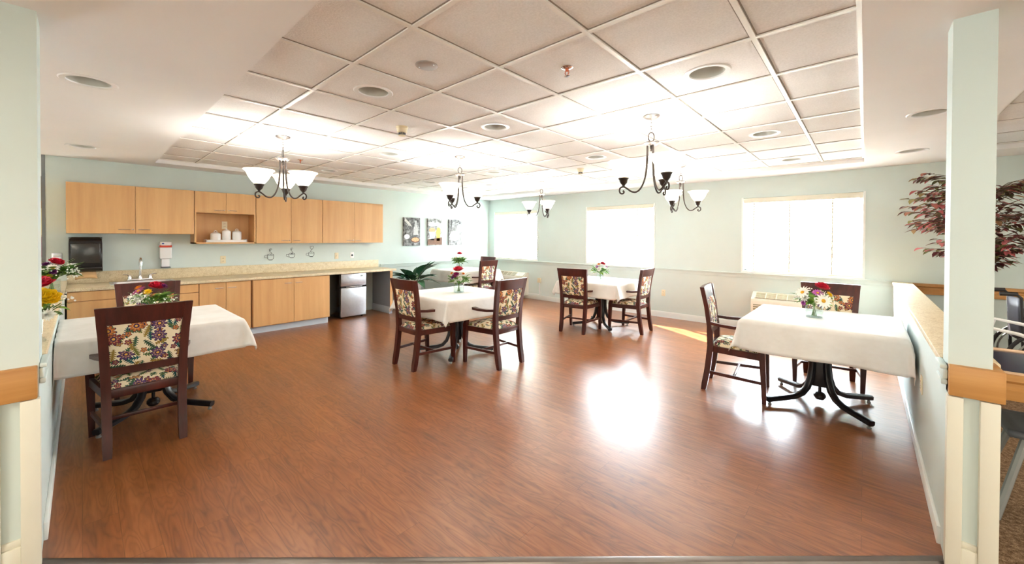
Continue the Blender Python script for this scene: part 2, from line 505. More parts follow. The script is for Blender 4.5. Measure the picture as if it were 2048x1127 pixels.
class MB:
    def __init__(self):
        self.bm = bmesh.new()

    def box(self, x0, x1, y0, y1, z0, z1, bev=0.0, seg=2):
        r = bmesh.ops.create_cube(self.bm, size=1.0)
        vs = r['verts']
        for v in vs:
            v.co = Vector(((x0 + x1) / 2 + v.co.x * (x1 - x0), (y0 + y1) / 2 + v.co.y * (y1 - y0), (z0 + z1) / 2 + v.co.z * (z1 - z0)))
        if bev > 0:
            es = set()
            for v in vs:
                es.update(v.link_edges)
            bmesh.ops.bevel(self.bm, geom=list(es), offset=bev, segments=seg, affect='EDGES', profile=0.5)
        return self

    def loft(self, rings, close=False, caps=True):
        """rings: lists of points (all the same length), joined in order"""
        rows = [[self.bm.verts.new(p) for p in r] for r in rings]
        n = len(rows[0])
        m = len(rows)
        for i in range(m if close else m - 1):
            a, b = rows[i], rows[(i + 1) % m]
            for j in range(n):
                k = (j + 1) % n
                try:
                    self.bm.faces.new((a[j], a[k], b[k], b[j]))
                except ValueError:
                    pass
        if caps and not close:
            for r in (rows[0][::-1], rows[-1]):
                try:
                    self.bm.faces.new(r)
                except ValueError:
                    pass
        return self

    def tube(self, pts, r, n=8, close=False, flat=1.0):
        pts = [Vector(p) for p in pts]
        rs = r if isinstance(r, (list, tuple)) else [r] * len(pts)
        rings = []
        prev = None
        for i, p in enumerate(pts):
            if close:
                t = (pts[(i + 1) % len(pts)] - pts[i - 1]).normalized()
            else:
                t = (pts[min(i + 1, len(pts) - 1)] - pts[max(i - 1, 0)]).normalized()
            if prev is None:
                up = Vector((0, 0, 1)) if abs(t.z) < 0.9 else Vector((1, 0, 0))
                a = t.cross(up).normalized()
            else:
                a = (prev - t * prev.dot(t)).normalized()
            prev = a
            b = t.cross(a)
            rings.append([p + a * math.cos(2 * PI * j / n) * rs[i] + b * math.sin(2 * PI * j / n) * rs[i] * flat for j in range(n)])
        return self.loft(rings, close=close)

    def lathe(self, prof, n=24, c=(0, 0, 0), sx=1.0, sy=1.0, wave=None):
        """prof: (radius, z) pairs; the ends are capped when the radius is not 0"""
        rings = []
        for r, z in prof:
            ring = []
            for j in range(n):
                a = 2 * PI * j / n
                k = r * (1 + (wave(a, z) if wave else 0))
                ring.append((c[0] + k * math.cos(a) * sx, c[1] + k * math.sin(a) * sy, c[2] + z))
            rings.append(ring)
        return self.loft(rings, caps=True)

    def shell(self, prof, n=24, c=(0, 0, 0)):
        rings = [[(c[0] + r * math.cos(2 * PI * j / n), c[1] + r * math.sin(2 * PI * j / n), c[2] + z) for j in range(n)] for r, z in prof]
        return self.loft(rings, caps=False)

    def prism(self, poly, z0, z1):
        return self.loft([[(x, y, z0) for x, y in poly], [(x, y, z1) for x, y in poly]])

    def grid(self, fn, nu, nv):
        vs = [[self.bm.verts.new(fn(i / nu, j / nv)) for j in range(nv + 1)] for i in range(nu + 1)]
        for i in range(nu):
            for j in range(nv):
                self.bm.faces.new((vs[i][j], vs[i + 1][j], vs[i + 1][j + 1], vs[i][j + 1]))
        return self

    def ball(self, c, r, sub=1, sz=(1, 1, 1)):
        q = bmesh.ops.create_icosphere(self.bm, subdivisions=sub, radius=r)
        for v in q['verts']:
            v.co = Vector((c[0] + v.co.x * sz[0], c[1] + v.co.y * sz[1], c[2] + v.co.z * sz[2]))
        return self

    def leaf(self, base, d, up, L, W, curl=0.2, n=5):
        d = Vector(d).normalized()
        up = Vector(up)
        s = d.cross(up)
        if s.length < 1e-4:
            s = d.cross(Vector((1, 0, 0)))
        s.normalize()
        nn = s.cross(d).normalized()
        base = Vector(base)
        rows = []
        for i in range(n + 1):
            t = i / n
            wd = W * math.sin(PI * min(1, t ** 0.8 * 0.96 + 0.03)) * 0.5
            p = base + d * L * t - nn * curl * L * t * t
            rows.append((p - s * wd + nn * wd * 0.35, p, p + s * wd + nn * wd * 0.35))
        vs = [[self.bm.verts.new(q) for q in r] for r in rows]
        for i in range(n):
            for j in range(2):
                self.bm.faces.new((vs[i][j], vs[i][j + 1], vs[i + 1][j + 1], vs[i + 1][j]))
        return self

    def xform(self, mat):
        self.bm.transform(mat)
        return self

    def build(self, name, mat, parent=None, smooth=30, uv=False, solid=0.0):
        bmesh.ops.recalc_face_normals(self.bm, faces=self.bm.faces[:])
        me = bpy.data.meshes.new(name)
        if uv:
            lay = self.bm.loops.layers.uv.new('UVMap')
            for f in self.bm.faces:
                nx, ny, nz = (abs(v) for v in f.normal)
                for lp in f.loops:
                    x, y, z = lp.vert.co
                    if nz >= nx and nz >= ny:
                        lp[lay].uv = (x, y)
                    elif ny >= nx:
                        lp[lay].uv = (x + 3, z)
                    else:
                        lp[lay].uv = (y + 7, z)
        self.bm.to_mesh(me)
        self.bm.free()
        for p in me.polygons:
            p.use_smooth = True
        me.set_sharp_from_angle(angle=rad(smooth))
        me.materials.append(mat)
        o = bpy.data.objects.new(name, me)
        COL.objects.link(o)
        if parent:
            o.parent = parent
        if solid:
            md = o.modifiers.new('thickness', 'SOLIDIFY')
            md.thickness = solid
            md.offset = 0
        return o


def thing(name, label, cat, loc=(0, 0, 0), rotz=0.0, group=None):
    o = bpy.data.objects.new(name, None)
    o.empty_display_size = 0.1
    COL.objects.link(o)
    o.location = loc
    o.rotation_euler = (0, 0, rotz)
    return tag(o, label, cat, group)


def tag(o, label, cat, group=None):
    o['label'] = label
    o['category'] = cat
    if group:
        o['group'] = group
    return o


def struct(name, mb, mat, **kw):
    o = mb.build(name, mat, **kw)
    o['kind'] = 'structure'
    return o


def children(o):
    return [c for c in bpy.data.objects if c.parent == o]


def dup(root, loc, rotz, label, group=None):
    r = root.copy()
    COL.objects.link(r)
    r.location = loc
    r.rotation_euler = (0, 0, rotz)
    r['label'] = label
    if group:
        r['group'] = group
    for ch in children(root):
        c = ch.copy()
        COL.objects.link(c)
        c.parent = r
        for g in children(ch):
            d = g.copy()
            COL.objects.link(d)
            d.parent = c
    return r


def holed(outer, holes, z):
    """a flat horizontal face with holes"""
    mb = MB()
    edges = []
    for poly in [outer] + holes:
        vs = [mb.bm.verts.new((x, y, z)) for x, y in poly]
        for i in range(len(vs)):
            edges.append(mb.bm.edges.new((vs[i], vs[(i + 1) % len(vs)])))
    bmesh.ops.triangle_fill(mb.bm, use_beauty=True, use_dissolve=False, edges=edges)
    return mb


def circle(x, y, r, n=28):
    return [(x + r * math.cos(2 * PI * i / n), y + r * math.sin(2 * PI * i / n)) for i in range(n)]


# ------------------------------------------------------------------ the room
XA, YB = -7.35, 7.22            # cabinet wall, window wall
ZS, ZT = 2.425, 2.482           # painted ceiling border, ceiling tiles
XR = 0.28                       # room face of the right half wall
YL = -0.125                     # room face of the left half wall
PX, PY = -2.68, 2.60            # the two posts' faces
EX, SY = 4.6, -4.2              # far sides of the lounge behind the camera

struct('floor', MB().prism([(XA, -0.30), (-2.9, -0.30), (-2.70, YL - 0.02), (XR + 0.02, 2.63), (XR + 0.02, YB), (XA, YB)], -0.02, 0.0), M['floor'])
struct('floor_carpet', MB().box(-11.5, EX, SY, YB + 0.1, -0.06, -0.004), M['carpet'])
tp = [(-2.735, YL - 0.03), (-2.70, YL - 0.03), (XR, 2.60), (XR, 2.65), (-2.735, YL + 0.012)]
_dx, _dy = Vector((XR + 2.70, 2.62 - YL, 0)).normalized().xy
mbt = MB()
_a = Vector((-2.715, YL - 0.012, 0))
_b = Vector((XR + 0.01, 2.632, 0))
_nn = Vector((_dy, -_dx, 0))
mbt.loft([[p + _nn * q[0] + Vector((0, 0, q[1])) for q in ((-0.022, 0), (-0.016, 0.006), (0, 0.009), (0.016, 0.007), (0.024, -0.004))] for p in (_a, _b)])
struct('trim_9', mbt, M['threshold'])

# window wall with its three openings
mb = MB()
TH = 0.20
mb.box(XA - 0.2, EX, YB, YB + TH, -0.05, WZ0)
mb.box(XA - 0.2, EX, YB, YB + TH, WZ1, 2.9)
xs = [XA - 0.2] + [v for ab in WINDOWS for v in ab] + [EX]
for i in range(0, len(xs), 2):
    mb.box(xs[i], xs[i + 1], YB, YB + TH, WZ0, WZ1)
struct('wall_back', mb, M['wall'])
# cabinet wall and the corridor opening at its near end
struct('wall_left', MB().box(XA - 0.14, XA, -0.285, YB, -0.05, 2.9), M['wall'])
struct('trim_10', MB().box(XA - 0.145, XA + 0.006, -0.315, -0.285, 0, ZS), plain('grey_corner_guard', (118, 122, 124), 0.4, 0.3))
# walls of the lounge behind the camera
struct('wall_right', MB().box(EX, EX + 0.1, SY, YB, -0.05, 2.9), M['wall'])
struct('wall_front', MB().box(-11.5, EX, SY - 0.1, SY, -0.05, 2.9), M['wall'])
# the corridor seen through the slot beside the left post
mb = MB().box(-10.1, -10.0, -3.0, 1.5, 1.45, 1.93)
struct('wall_corridor', mb, M['yellow_wall'])
struct('wall_corridor_lower', MB().box(-10.1, -10.0, -3.0, 1.5, 1.10, 1.45), M['burgundy'])
struct('wall_corridor_base', MB().box(-10.1, -10.0, -3.0, 1.5, -0.05, 1.10), M['taupe'])
struct('wall_corridor_upper', MB().box(-10.1, -10.0, -3.0, 1.5, 1.93, 2.9), M['taupe'])
struct('trim_11', MB().box(-10.0, -9.94, -3.0, 1.5, 1.43, 1.46).box(-10.0, -9.95, -3.0, 1.5, 1.90, 2.02, 0.01), M['oak'])
struct('wall_corridor_end', MB().box(-11.5, XA - 0.14, 1.5, 1.6, -0.05, 2.9), M['yellow_wall'])

# ceiling: painted border around the raised tile fields, with round openings for the downlights
T = 0.6096
CX0, CX1, CY0, CY1 = -6.98, -0.02, 0.665, 6.62
DX0, DX1, DY0, DY1 = 0.755, 4.2, 0.665, 6.62
tile_cans = [(-2.60, 1.40), (-2.57, 2.60), (-0.74, 2.62), (-0.74, 4.50), (-2.55, 4.40), (-4.38, 2.57), (-6.20, 2.59), (-6.05, 4.38), (-4.37, 4.39), (-0.72, 6.20)]
soff_cans = [(-3.65, 0.04), (-6.33, 0.02), (0.36, 4.39), (0.37, 6.13)]
CR = 0.112
rect = lambda a, b, c, d: [(a, c), (b, c), (b, d), (a, d)]
mb = holed(rect(-11.5, EX, SY, YB), [rect(CX0, CX1, CY0, CY1), rect(DX0, DX1, DY0, DY1)] + [circle(x, y, CR) for x, y in soff_cans], ZS)
for (a, b, c, d) in ((CX0, CX1, CY0, CY1), (DX0, DX1, DY0, DY1)):
    mb.loft([[(x, y, ZS) for x, y in rect(a, b, c, d)], [(x, y, ZT + 0.02) for x, y in rect(a, b, c, d)]], caps=False)
struct('ceiling_border', mb, M['soffit'])
struct('ceiling', holed(rect(CX0, CX1, CY0, CY1), [circle(x, y, CR) for x, y in tile_cans], ZT), M['tile'])
struct('ceiling_lounge', holed(rect(DX0, DX1, DY0, DY1), [], ZT), M['tile'])
struct('ceiling_slab', MB().box(-11.5, EX, SY, YB, 2.75, 2.9), M['soffit'])
mb = MB()
md = MB()
for (a, b, c, d) in ((CX0, CX1, CY0, CY1), (DX0, DX1, DY0, DY1)):
    for i in range(-12, 12):
        x = i * T - 1.652
        if a + 0.03 < x < b - 0.03:
            mb.box(x - 0.012, x + 0.012, c, d, ZT - 0.010, ZT + 0.001)
            md.box(x - 0.019, x + 0.019, c, d, ZT - 0.0022, ZT + 0.001)
    for j in range(-3, 12):
        y = j * T + 1.094
        if c + 0.03 < y < d - 0.03:
            mb.box(a, b, y - 0.012, y + 0.012, ZT - 0.009, ZT + 0.001)
            md.box(a, b, y - 0.019, y + 0.019, ZT - 0.002, ZT + 0.001)
    # wall angle round the field
    mb.box(a, a + 0.02, c, d, ZT - 0.010, ZT).box(b - 0.02, b, c, d, ZT - 0.010, ZT)
    mb.box(a, b, c, c + 0.02, ZT - 0.010, ZT).box(a, b, d - 0.02, d, ZT - 0.010, ZT)
struct('ceiling_grid', mb, M['grid'])
struct('ceiling_grid_shadow', md, plain('tile_edge_shadow', (150, 142, 134), 0.9))  # shadow lines beside the grid bars, painted as darker strips

# half walls and posts at the entrance
CAPZ = 0.895


def halfwall(name, x0, x1, y0, y1):
    struct(name, MB().box(x0, x1, y0, y1, -0.02, CAPZ - 0.035), M['wall'])


halfwall('wall_right_partition', XR, XR + 0.145, PY + 0.15, YB)
halfwall('wall_left_partition', XA, PX - 0.2, YL - 0.145, YL)
M['cap'] = M['counter']
struct('trim_12', MB().box(XR - 0.012, XR + 0.175, PY + 0.15, YB, CAPZ - 0.035, CAPZ, 0.006), M['cap'])
struct('trim_13', MB().box(XA, PX - 0.2, YL - 0.175, YL + 0.012, CAPZ - 0.035, CAPZ, 0.006), M['cap'])
# posts run to the ceiling above oak bands and panelled feet
struct('wall_right_post', MB().box(XR, XR + 0.128, PY, PY + 0.15, -0.02, ZS), M['wall'])
struct('wall_left_post', MB().box(PX - 0.2, PX, YL - 0.60, YL, -0.02, ZS), M['wall'])
mb = MB()
mb.box(XR - 0.0, XR + 0.160, PY - 0.030, PY + 0.05, 0.765, 0.898, 0.004)
mb.box(XR + 0.13, XR + 0.160, PY + 0.05, PY + 0.16, 0.765, 0.898, 0.004)
struct('trim_14', mb, M['oak_x'])
struct('trim_15', MB().box(PX - 0.05, PX + 0.028, YL - 0.60, YL - 0.004, 0.745, 0.885, 0.004), M['oak'])
# panelled foot of the right post: stiles, recess, plinth
mb = MB()
mb.box(XR - 0.004, XR + 0.045, PY - 0.026, PY + 0.02, -0.003, 0.760, 0.003)
mb.box(XR + 0.092, XR + 0.148, PY - 0.026, PY + 0.13, -0.003, 0.760, 0.003)
mb.box(XR + 0.045, XR + 0.092, PY - 0.018, PY + 0.02, -0.003, 0.10, 0.003)
mb.box(XR + 0.045, XR + 0.092, PY - 0.010, PY + 0.02, 0.10, 0.125, 0.004)
struct('trim_16', mb, M['cream'])
mb = MB()
mb.box(PX - 0.02, PX + 0.026, YL - 0.052, YL + 0.004, -0.003, 0.742, 0.003)
mb.box(PX - 0.02, PX + 0.026, YL - 0.60, YL - 0.105, -0.003, 0.742, 0.003)
mb.box(PX - 0.02, PX + 0.018, YL - 0.105, YL - 0.052, -0.003, 0.12, 0.003)
mb.box(PX - 0.02, PX + 0.010, YL - 0.105, YL - 0.052, 0.12, 0.15, 0.004)
struct('trim_17', mb, M['cream'])


# chair rails and baseboards
def rail(x0, x1, y0, y1, along):
    mb = MB()
    prof = [(0, 0.0), (0.010, 0.0), (0.014, 0.012), (0.012, 0.03), (0.018, 0.045), (0.026, 0.058), (0.030, 0.070), (0.022, 0.078), (0, 0.078)]
    if along == 'x':
        mb.loft([[(x, YB - d, 0.825 + z) for d, z in prof] for x in (x0, x1)])
    else:
        mb.loft([[(XA + d, y, 0.825 + z) for d, z in prof] for y in (y0, y1)])
    return mb


struct('trim_1', rail(XA, XR, 0, 0, 'x'), M['wall'])
struct('trim_2', rail(0, 0, 4.10, YB, 'y'), M['wall'])
struct('baseboard_back', MB().box(XA, XR, YB - 0.014, YB, 0, 0.105, 0.003), M['trim_white'])
struct('baseboard_left', MB().box(XA, XA + 0.014, 4.06, YB, 0, 0.105, 0.003), M['trim_white'])
struct('baseboard_right', MB().box(XR - 0.014, XR, PY + 0.14, YB, 0, 0.085, 0.003), M['trim_white'])
struct('baseboard_front', MB().box(-6.7, PX - 0.2, YL, YL + 0.014, 0, 0.085, 0.003), M['trim_white'])
mb = MB()
prof = [(0, 0.0), (0.022, 0.0), (0.024, 0.055), (0.012, 0.068), (0.012, 0.085), (0.026, 0.098), (0.026, 0.132), (0, 0.135)]
mb.loft([[(x, YB - d, 0.757 + z) for d, z in prof] for x in (XR + 0.15, EX)])
struct('trim_3', mb, M['oak_x'])
# small moulding returns at the post ends of both half walls
struct('trim_4', MB().box(XR - 0.022, XR, PY + 0.0, PY + 0.16, 0.80, 0.825, 0.006).box(XR - 0.016, XR, PY, PY + 0.16, 0.825, 0.87, 0.005).box(XR - 0.026, XR, PY, PY + 0.16, 0.87, 0.89, 0.006), M['wall'])
struct('trim_5', MB().box(PX - 0.2, PX, YL, YL + 0.020, 0.80, 0.825, 0.006).box(PX - 0.2, PX, YL, YL + 0.014, 0.825, 0.87, 0.005).box(PX - 0.2, PX, YL, YL + 0.024, 0.87, 0.89, 0.006), M['wall'])

# ------------------------------------------------------------------ windows and blinds
for i, (a, b) in enumerate(WINDOWS):
    fr = MB()
    y0, y1 = YB + 0.09, YB + 0.15
    fr.box(a, a + 0.045, y0, y1, WZ0, WZ1).box(b - 0.045, b, y0, y1, WZ0, WZ1)
    fr.box(a, b, y0, y1, WZ0, WZ0 + 0.045).box(a, b, y0, y1, WZ1 - 0.045, WZ1)
    mid = a + (b - a) * 0.535
    fr.box(mid - 0.03, mid + 0.03, y0, y1, WZ0, WZ1)
    o = struct('window_%d' % (i + 1), fr, M['trim_white'])
    MB().box(a + 0.04, b - 0.04, YB + 0.117, YB + 0.121, WZ0 + 0.04, WZ1 - 0.04).build('window_pane', M['pane'], o)
    cs = MB()   # casing flush with the wall
    cs.box(a - 0.02, a + 0.006, YB - 0.012, YB + 0.09, WZ0 - 0.01, WZ1 + 0.008)
    cs.box(b - 0.006, b + 0.02, YB - 0.012, YB + 0.09, WZ0 - 0.01, WZ1 + 0.008)
    cs.box(a - 0.02, b + 0.02, YB - 0.022, YB + 0.09, WZ0 - 0.022, WZ0 + 0.004, 0.003)
    cs.build('window_casing', M['trim_white'], o)

blind_labels = ['white slatted blind on the window nearest the corner', 'white slatted blind on the middle window behind a flower table', 'white slatted blind with greenery behind it, on the widest right window']
for i, (a, b) in enumerate(WINDOWS):
    r = thing('window_blind', blind_labels[i], 'blind', ((a + b) / 2, YB + 0.028, WZ0), 0, 'window blinds')
    hw = (b - a) / 2 - 0.008
    H = WZ1 - WZ0
    MB().box(-hw, hw, -0.032, 0.026, H - 0.045, H - 0.004, 0.003).build('headrail', M['white_plastic'], r)
    MB().box(-hw, hw, -0.042, -0.034, H - 0.082, H - 0.004, 0.003).build('valance', M['valance'], r)
    MB().box(-hw, hw, -0.026, 0.026, 0.006, 0.026, 0.004).build('bottom_rail', M['valance'], r)
    sl = MB()
    n = 26
    tilt = rad((-30, 40, 30)[i])
    for k in range(n):
        z = 0.055 + (H - 0.15) * k / (n - 1)
        c, s = math.cos(tilt) * 0.0245, math.sin(tilt) * 0.0245
        ring = []
        for q in (-1, -0.4, 0.4, 1):
            ring.append((q * c, q * s + 0.003 * (1 - q * q)))
        pts = [(y, zz) for y, zz in ring] + [(y, zz - 0.0028) for y, zz in reversed(ring)]
        sl.loft([[(x, y, z + zz) for y, zz in pts] for x in (-hw + 0.004, hw - 0.004)])
    sl.build('slats', M['blind'], r)
    for q in (-0.8, -0.15, 0.55):
        MB().box(q * hw - 0.009, q * hw + 0.009, -0.0275, -0.0262, 0.02, H - 0.05).build('ladder_tape', M['valance'], r)
    MB().tube([(-hw + 0.07, -0.046, H - 0.06), (-hw + 0.072, -0.047, H - 0.62)], 0.004, 6).build('tilt_wand', M['white_plastic'], r)

# outdoors behind the glass
struct('floor_lawn', MB().box(-16, 8, YB + 0.3, 24, -0.5, -0.45), plain('lawn', (150, 152, 140), 0.95, 0, 0.3, 20))


def shrub(x, y, h, rr, n, label):
    r = thing('shrub', label, 'shrub', (x, y, -0.45), 0, 'shrubs outside the windows')
    rnd = random.Random(int(x * 100))
    MB().tube([(0, 0, 0), (0.05, 0, h * 0.4), (0, 0.05, h * 0.8)], [0.07, 0.05, 0.02], 6).build('trunk', M['bark'], r)
    f = MB()
    for k in range(n):
        a, e = rnd.random() * 2 * PI, rnd.random() ** 0.5
        z = h * (0.3 + 0.7 * rnd.random())
        q = rr * e * (1 - 0.5 * abs(z / h - 0.6))
        f.leaf((q * math.cos(a), q * math.sin(a), z), (math.cos(a), math.sin(a), rnd.uniform(-0.5, 0.6)), (0, 0, 1), 0.14, 0.07, 0.2, 3)
    f.build('foliage', M['shrub_leaf'], r)


shrub(-0.1, 10.2, 2.5, 0.55, 900, 'leafy green shrub seen through right edge of the widest right window')
shrub(-1.35, 11.6, 2.1, 0.6, 900, 'leafy green shrub seen through middle of the widest right window')

# ------------------------------------------------------------------ cabinets along the left wall
def handle(mbparent, x, y, z, L=0.10, axis='y'):
    mb = MB()
    h = L / 2
    mb.tube([(x, y - h, z), (x + 0.012, y - h, z), (x + 0.022, y - h + 0.012, z), (x + 0.022, y + h - 0.012, z), (x + 0.012, y + h, z), (x, y + h, z)], 0.0045, 8)
    return mb.build('handle', M['chrome'], mbparent)


UF = XA + 0.33        # front of the upper cabinets
UZ1 = 2.095


def upper(label, y0, y1, z0, splits, hz, handles, niche=None):
    r = thing('wall_cabinet', label, 'cabinet', (0, 0, 0), 0, 'maple wall cabinets')
    r.location = (XA, y0, z0)
    W, D, H = y1 - y0, 0.31, UZ1 - z0
    b = MB()
    if niche is None:
        b.box(0.002, D, 0.001, W - 0.001, 0, H)
        b.build('body', M['maple'], r)
        dz = 0.0
    else:
        nz = niche - z0
        b.box(0.002, D, 0.001, W - 0.001, nz, H)
        b.box(0.002, D + 0.02, 0.001, 0.020, 0, nz).box(0.002, D + 0.02, W - 0.020, W - 0.001, 0, nz)
        b.box(0.002, D + 0.02, 0.001, W - 0.001, 0, 0.020)
        b.box(0.002, 0.015, 0.02, W - 0.02, 0.02, nz)
        b.build('body', M['maple'], r)
        dz = nz
    edges = [0.0] + [s - y0 for s in splits] + [W]
    for k in range(len(edges) - 1):
        a, c = edges[k] + 0.002, edges[k + 1] - 0.002
        d = MB().box(D, D + 0.02, a, c, dz + 0.001, H - 0.001, 0.0015, 1).build('door', M['maple'], r)
        hy = handles[k] - y0
        handle(d, D + 0.02, hy, hz - z0, 0.105)
        if k == 0:
            MB().xform(Matrix()).lathe([(0.0, 0), (0.008, 0.001), (0.008, 0.004), (0.0, 0.006)], 12).xform(Matrix.Translation((D + 0.02, c - 0.022, hz - z0 + 0.002)) @ Matrix.Rotation(rad(90), 4, 'Y')).build('lock', M['chrome'], d)
    return r


upper('maple wall cabinet with two wide doors above the sink', -0.118, 1.075, 1.482, [0.477], 1.535, [0.375, 0.56])
upper('maple wall cabinet with an open niche holding white canisters', 1.079, 1.826, 1.345, [1.446], 1.833, [1.362, 1.522], niche=1.79)
upper('maple wall cabinet with two doors above the coffee cup wall art', 1.830, 2.828, 1.345, [2.330], 1.392, [2.235, 2.415])
upper('maple wall cabinet at the far end of the row, nearest the canvas prints', 2.832, 3.982, 1.345, [3.406], 1.392, [3.31, 3.475])

BF = -6.70            # plane behind the lower doors
LZ = 0.812


def lower(label, y0, y1, fronts, kick=True):
    """fronts: (kind, y0, y1, z0, z1, handle y or None)"""
    r = thing('base_cabinet', label, 'cabinet', (XA, y0, 0), 0, 'maple base cabinets')
    W = y1 - y0
    D = BF - XA
    MB().box(0.004, D, 0.001, W - 0.001, 0.105, LZ - 0.002).build('body', M['maple_edge'], r)
    MB().box(0.004, D - 0.06, 0.001, W - 0.001, 0.0, 0.105).build('toe_kick', M['kick'], r)
    for kind, a, c, z0, z1, hy in fronts:
        d = MB().box(D, D + 0.02, a - y0 + 0.002, c - y0 - 0.002, z0, z1, 0.0015, 1).build(kind, M['maple'], r)
        if hy is not None:
            handle(d, D + 0.02, hy - y0, z1 - 0.075, 0.10)
    return r


lower('maple base cabinet with wide drawers below the sink', -0.11, 1.070,
      [('drawer', -0.11, 0.77, 0.700, 0.806, None), ('drawer', 0.77, 1.07, 0.700, 0.806, None),
       ('door', -0.11, 0.34, 0.112, 0.692, None), ('door', 0.34, 0.77, 0.112, 0.692, None), ('drawer', 0.77, 1.07, 0.41, 0.692, None), ('drawer', 0.77, 1.07, 0.112, 0.402, None)])
lower('narrow maple base cabinet with two doors, second from the sink end', 1.074, 1.682,
      [('door', 1.074, 1.372, 0.112, 0.806, 1.300), ('door', 1.372, 1.672, 0.112, 0.806, 1.445)])
lower('wide maple base cabinet with two doors beside the fridge space', 1.690, 2.815,
      [('door', 1.700, 2.257, 0.112, 0.806, 2.175), ('door', 2.257, 2.812, 0.112, 0.806, 2.330)])
# end panel of the knee space
r = thing('counter_end_panel', 'grey counter end panel with oak edge past the mini fridge', 'panel', (XA, 3.94, 0))
MB().box(0.0, 0.66, 0, 0.05, 0, LZ).build('panel', M['grey_side'], r)
MB().box(0.66, 0.672, -0.001, 0.051, 0.12, LZ).build('edge_strip', M['maple'], r)
MB().box(0.0, 0.665, -0.012, 0.0, 0, 0.13, 0.003).build('base_trim', M['kick'], r)

# worktop with backsplash; the sink drops through it
SKX0, SKX1, SKY0, SKY1 = -7.20, -6.80, 0.24, 0.86
r = thing('worktop', 'long speckled beige worktop with backsplash on the maple base cabinets', 'worktop', (0, 0, 0))
mb = MB()
CT0, CT1 = 0.814, 0.852
cx1 = -6.655
mb.box(XA + 0.002, SKX0 + 0.02, -0.118, 4.06, CT0, CT1).box(SKX1 - 0.02, cx1, -0.118, 4.06, CT0, CT1, 0.004)
mb.box(SKX0 + 0.02, SKX1 - 0.02, -0.118, SKY0 + 0.02, CT0, CT1).box(SKX0 + 0.02, SKX1 - 0.02, SKY1 - 0.02, 4.06, CT0, CT1)
mb.build('slab', M['counter'], r)
MB().box(XA + 0.002, XA + 0.022, -0.118, 4.06, CT1, 0.995, 0.006).build('backsplash', M['counter'], r)
# the sink
r = thing('kitchen_sink', 'stainless steel sink set in the beige worktop', 'sink', ((SKX0 + SKX1) / 2, (SKY0 + SKY1) / 2, CT1))
hx, hy = (SKX1 - SKX0) / 2, (SKY1 - SKY0) / 2


def rrect(a, b, rr, z, n=5):
    out = []
    for cx, cy, s in ((a - rr, b - rr, 0), (-a + rr, b - rr, 90), (-a + rr, -b + rr, 180), (a - rr, -b + rr, 270)):
        for k in range(n + 1):
            t = rad(s + 90 * k / n)
            out.append((cx + rr * math.cos(t), cy + rr * math.sin(t), z))
    return out


MB().loft([rrect(hx, hy, 0.03, 0.0), rrect(hx, hy, 0.03, 0.005), rrect(hx - 0.035, hy - 0.03, 0.06, 0.004)], caps=False).build('rim', M['steel'], r)
MB().loft([rrect(hx - 0.035, hy - 0.03, 0.06, 0.004), rrect(hx - 0.045, hy - 0.04, 0.06, -0.02), rrect(hx - 0.06, hy - 0.06, 0.06, -0.15), rrect(0.02, 0.02, 0.015, -0.155)], caps=False).build('basin', M['steel'], r)
MB().lathe([(0.0, -0.157), (0.03, -0.154), (0.03, -0.150), (0.0, -0.149)], 16).build('drain', M['chrome'], r)
# the faucet
r = thing('faucet', 'chrome gooseneck faucet with two lever handles behind the sink', 'faucet', (-7.245, 0.535, CT1 + 0.001))
MB().box(-0.025, 0.025, -0.125, 0.125, 0, 0.028, 0.008).build('base', M['chrome'], r)
pts = [(0, 0, 0.02), (0, 0, 0.24)]
for k in range(1, 11):
    a = PI * k / 10
    pts.append((0.062 - 0.062 * math.cos(a), 0, 0.24 + 0.062 * math.sin(a) * 1.1))
pts.append((0.124, 0, 0.205))
MB().tube(pts, 0.013, 12).lathe([(0.022, 0.02), (0.022, 0.045), (0.014, 0.07)], 16).build('spout', M['chrome'], r)
for s in (-1, 1):
    k = MB().lathe([(0.021, 0.026), (0.020, 0.06), (0.012, 0.078), (0.0, 0.080)], 14, (0, s * 0.10, 0))
    k.tube([(0, s * 0.10, 0.072), (0.01, s * 0.13, 0.085), (0.012, s * 0.165, 0.088)], [0.006, 0.006, 0.005], 8)
    k.build('lever_handle', M['chrome'], r)

# mini fridge
r = thing('mini_fridge', 'silver two-door mini fridge under the worktop beside the maple cabinets', 'fridge', (-7.30, 3.055, 0))
MB().box(0, 0.44, 0, 0.475, 0.02, 0.800, 0.004).build('body', M['black_plastic'], r)
d = MB().box(0.445, 0.495, 0.002, 0.473, 0.575, 0.800, 0.010, 3).build('freezer_door', M['steel'], r)
MB().box(0.495, 0.500, 0.36, 0.41, 0.735, 0.765, 0.002).build('badge', M['screen_text'], d)
d = MB().box(0.445, 0.495, 0.002, 0.473, 0.035, 0.548, 0.010, 3).build('fridge_door', M['steel'], r)
MB().box(0.47, 0.492, 0.004, 0.471, 0.549, 0.574).build('handle_recess', M['black_plastic'], r)
MB().tube([(0.492, 0.10, 0.562), (0.516, 0.12, 0.564), (0.516, 0.37, 0.564), (0.492, 0.39, 0.562)], 0.009, 8).build('handle', M['steel'], r)
mb = MB()
for x in (0.04, 0.40):
    for y in (0.04, 0.43):
        mb.lathe([(0.018, 0.0), (0.018, 0.022)], 10, (x, y, 0))
mb.build('feet', M['black_plastic'], r)

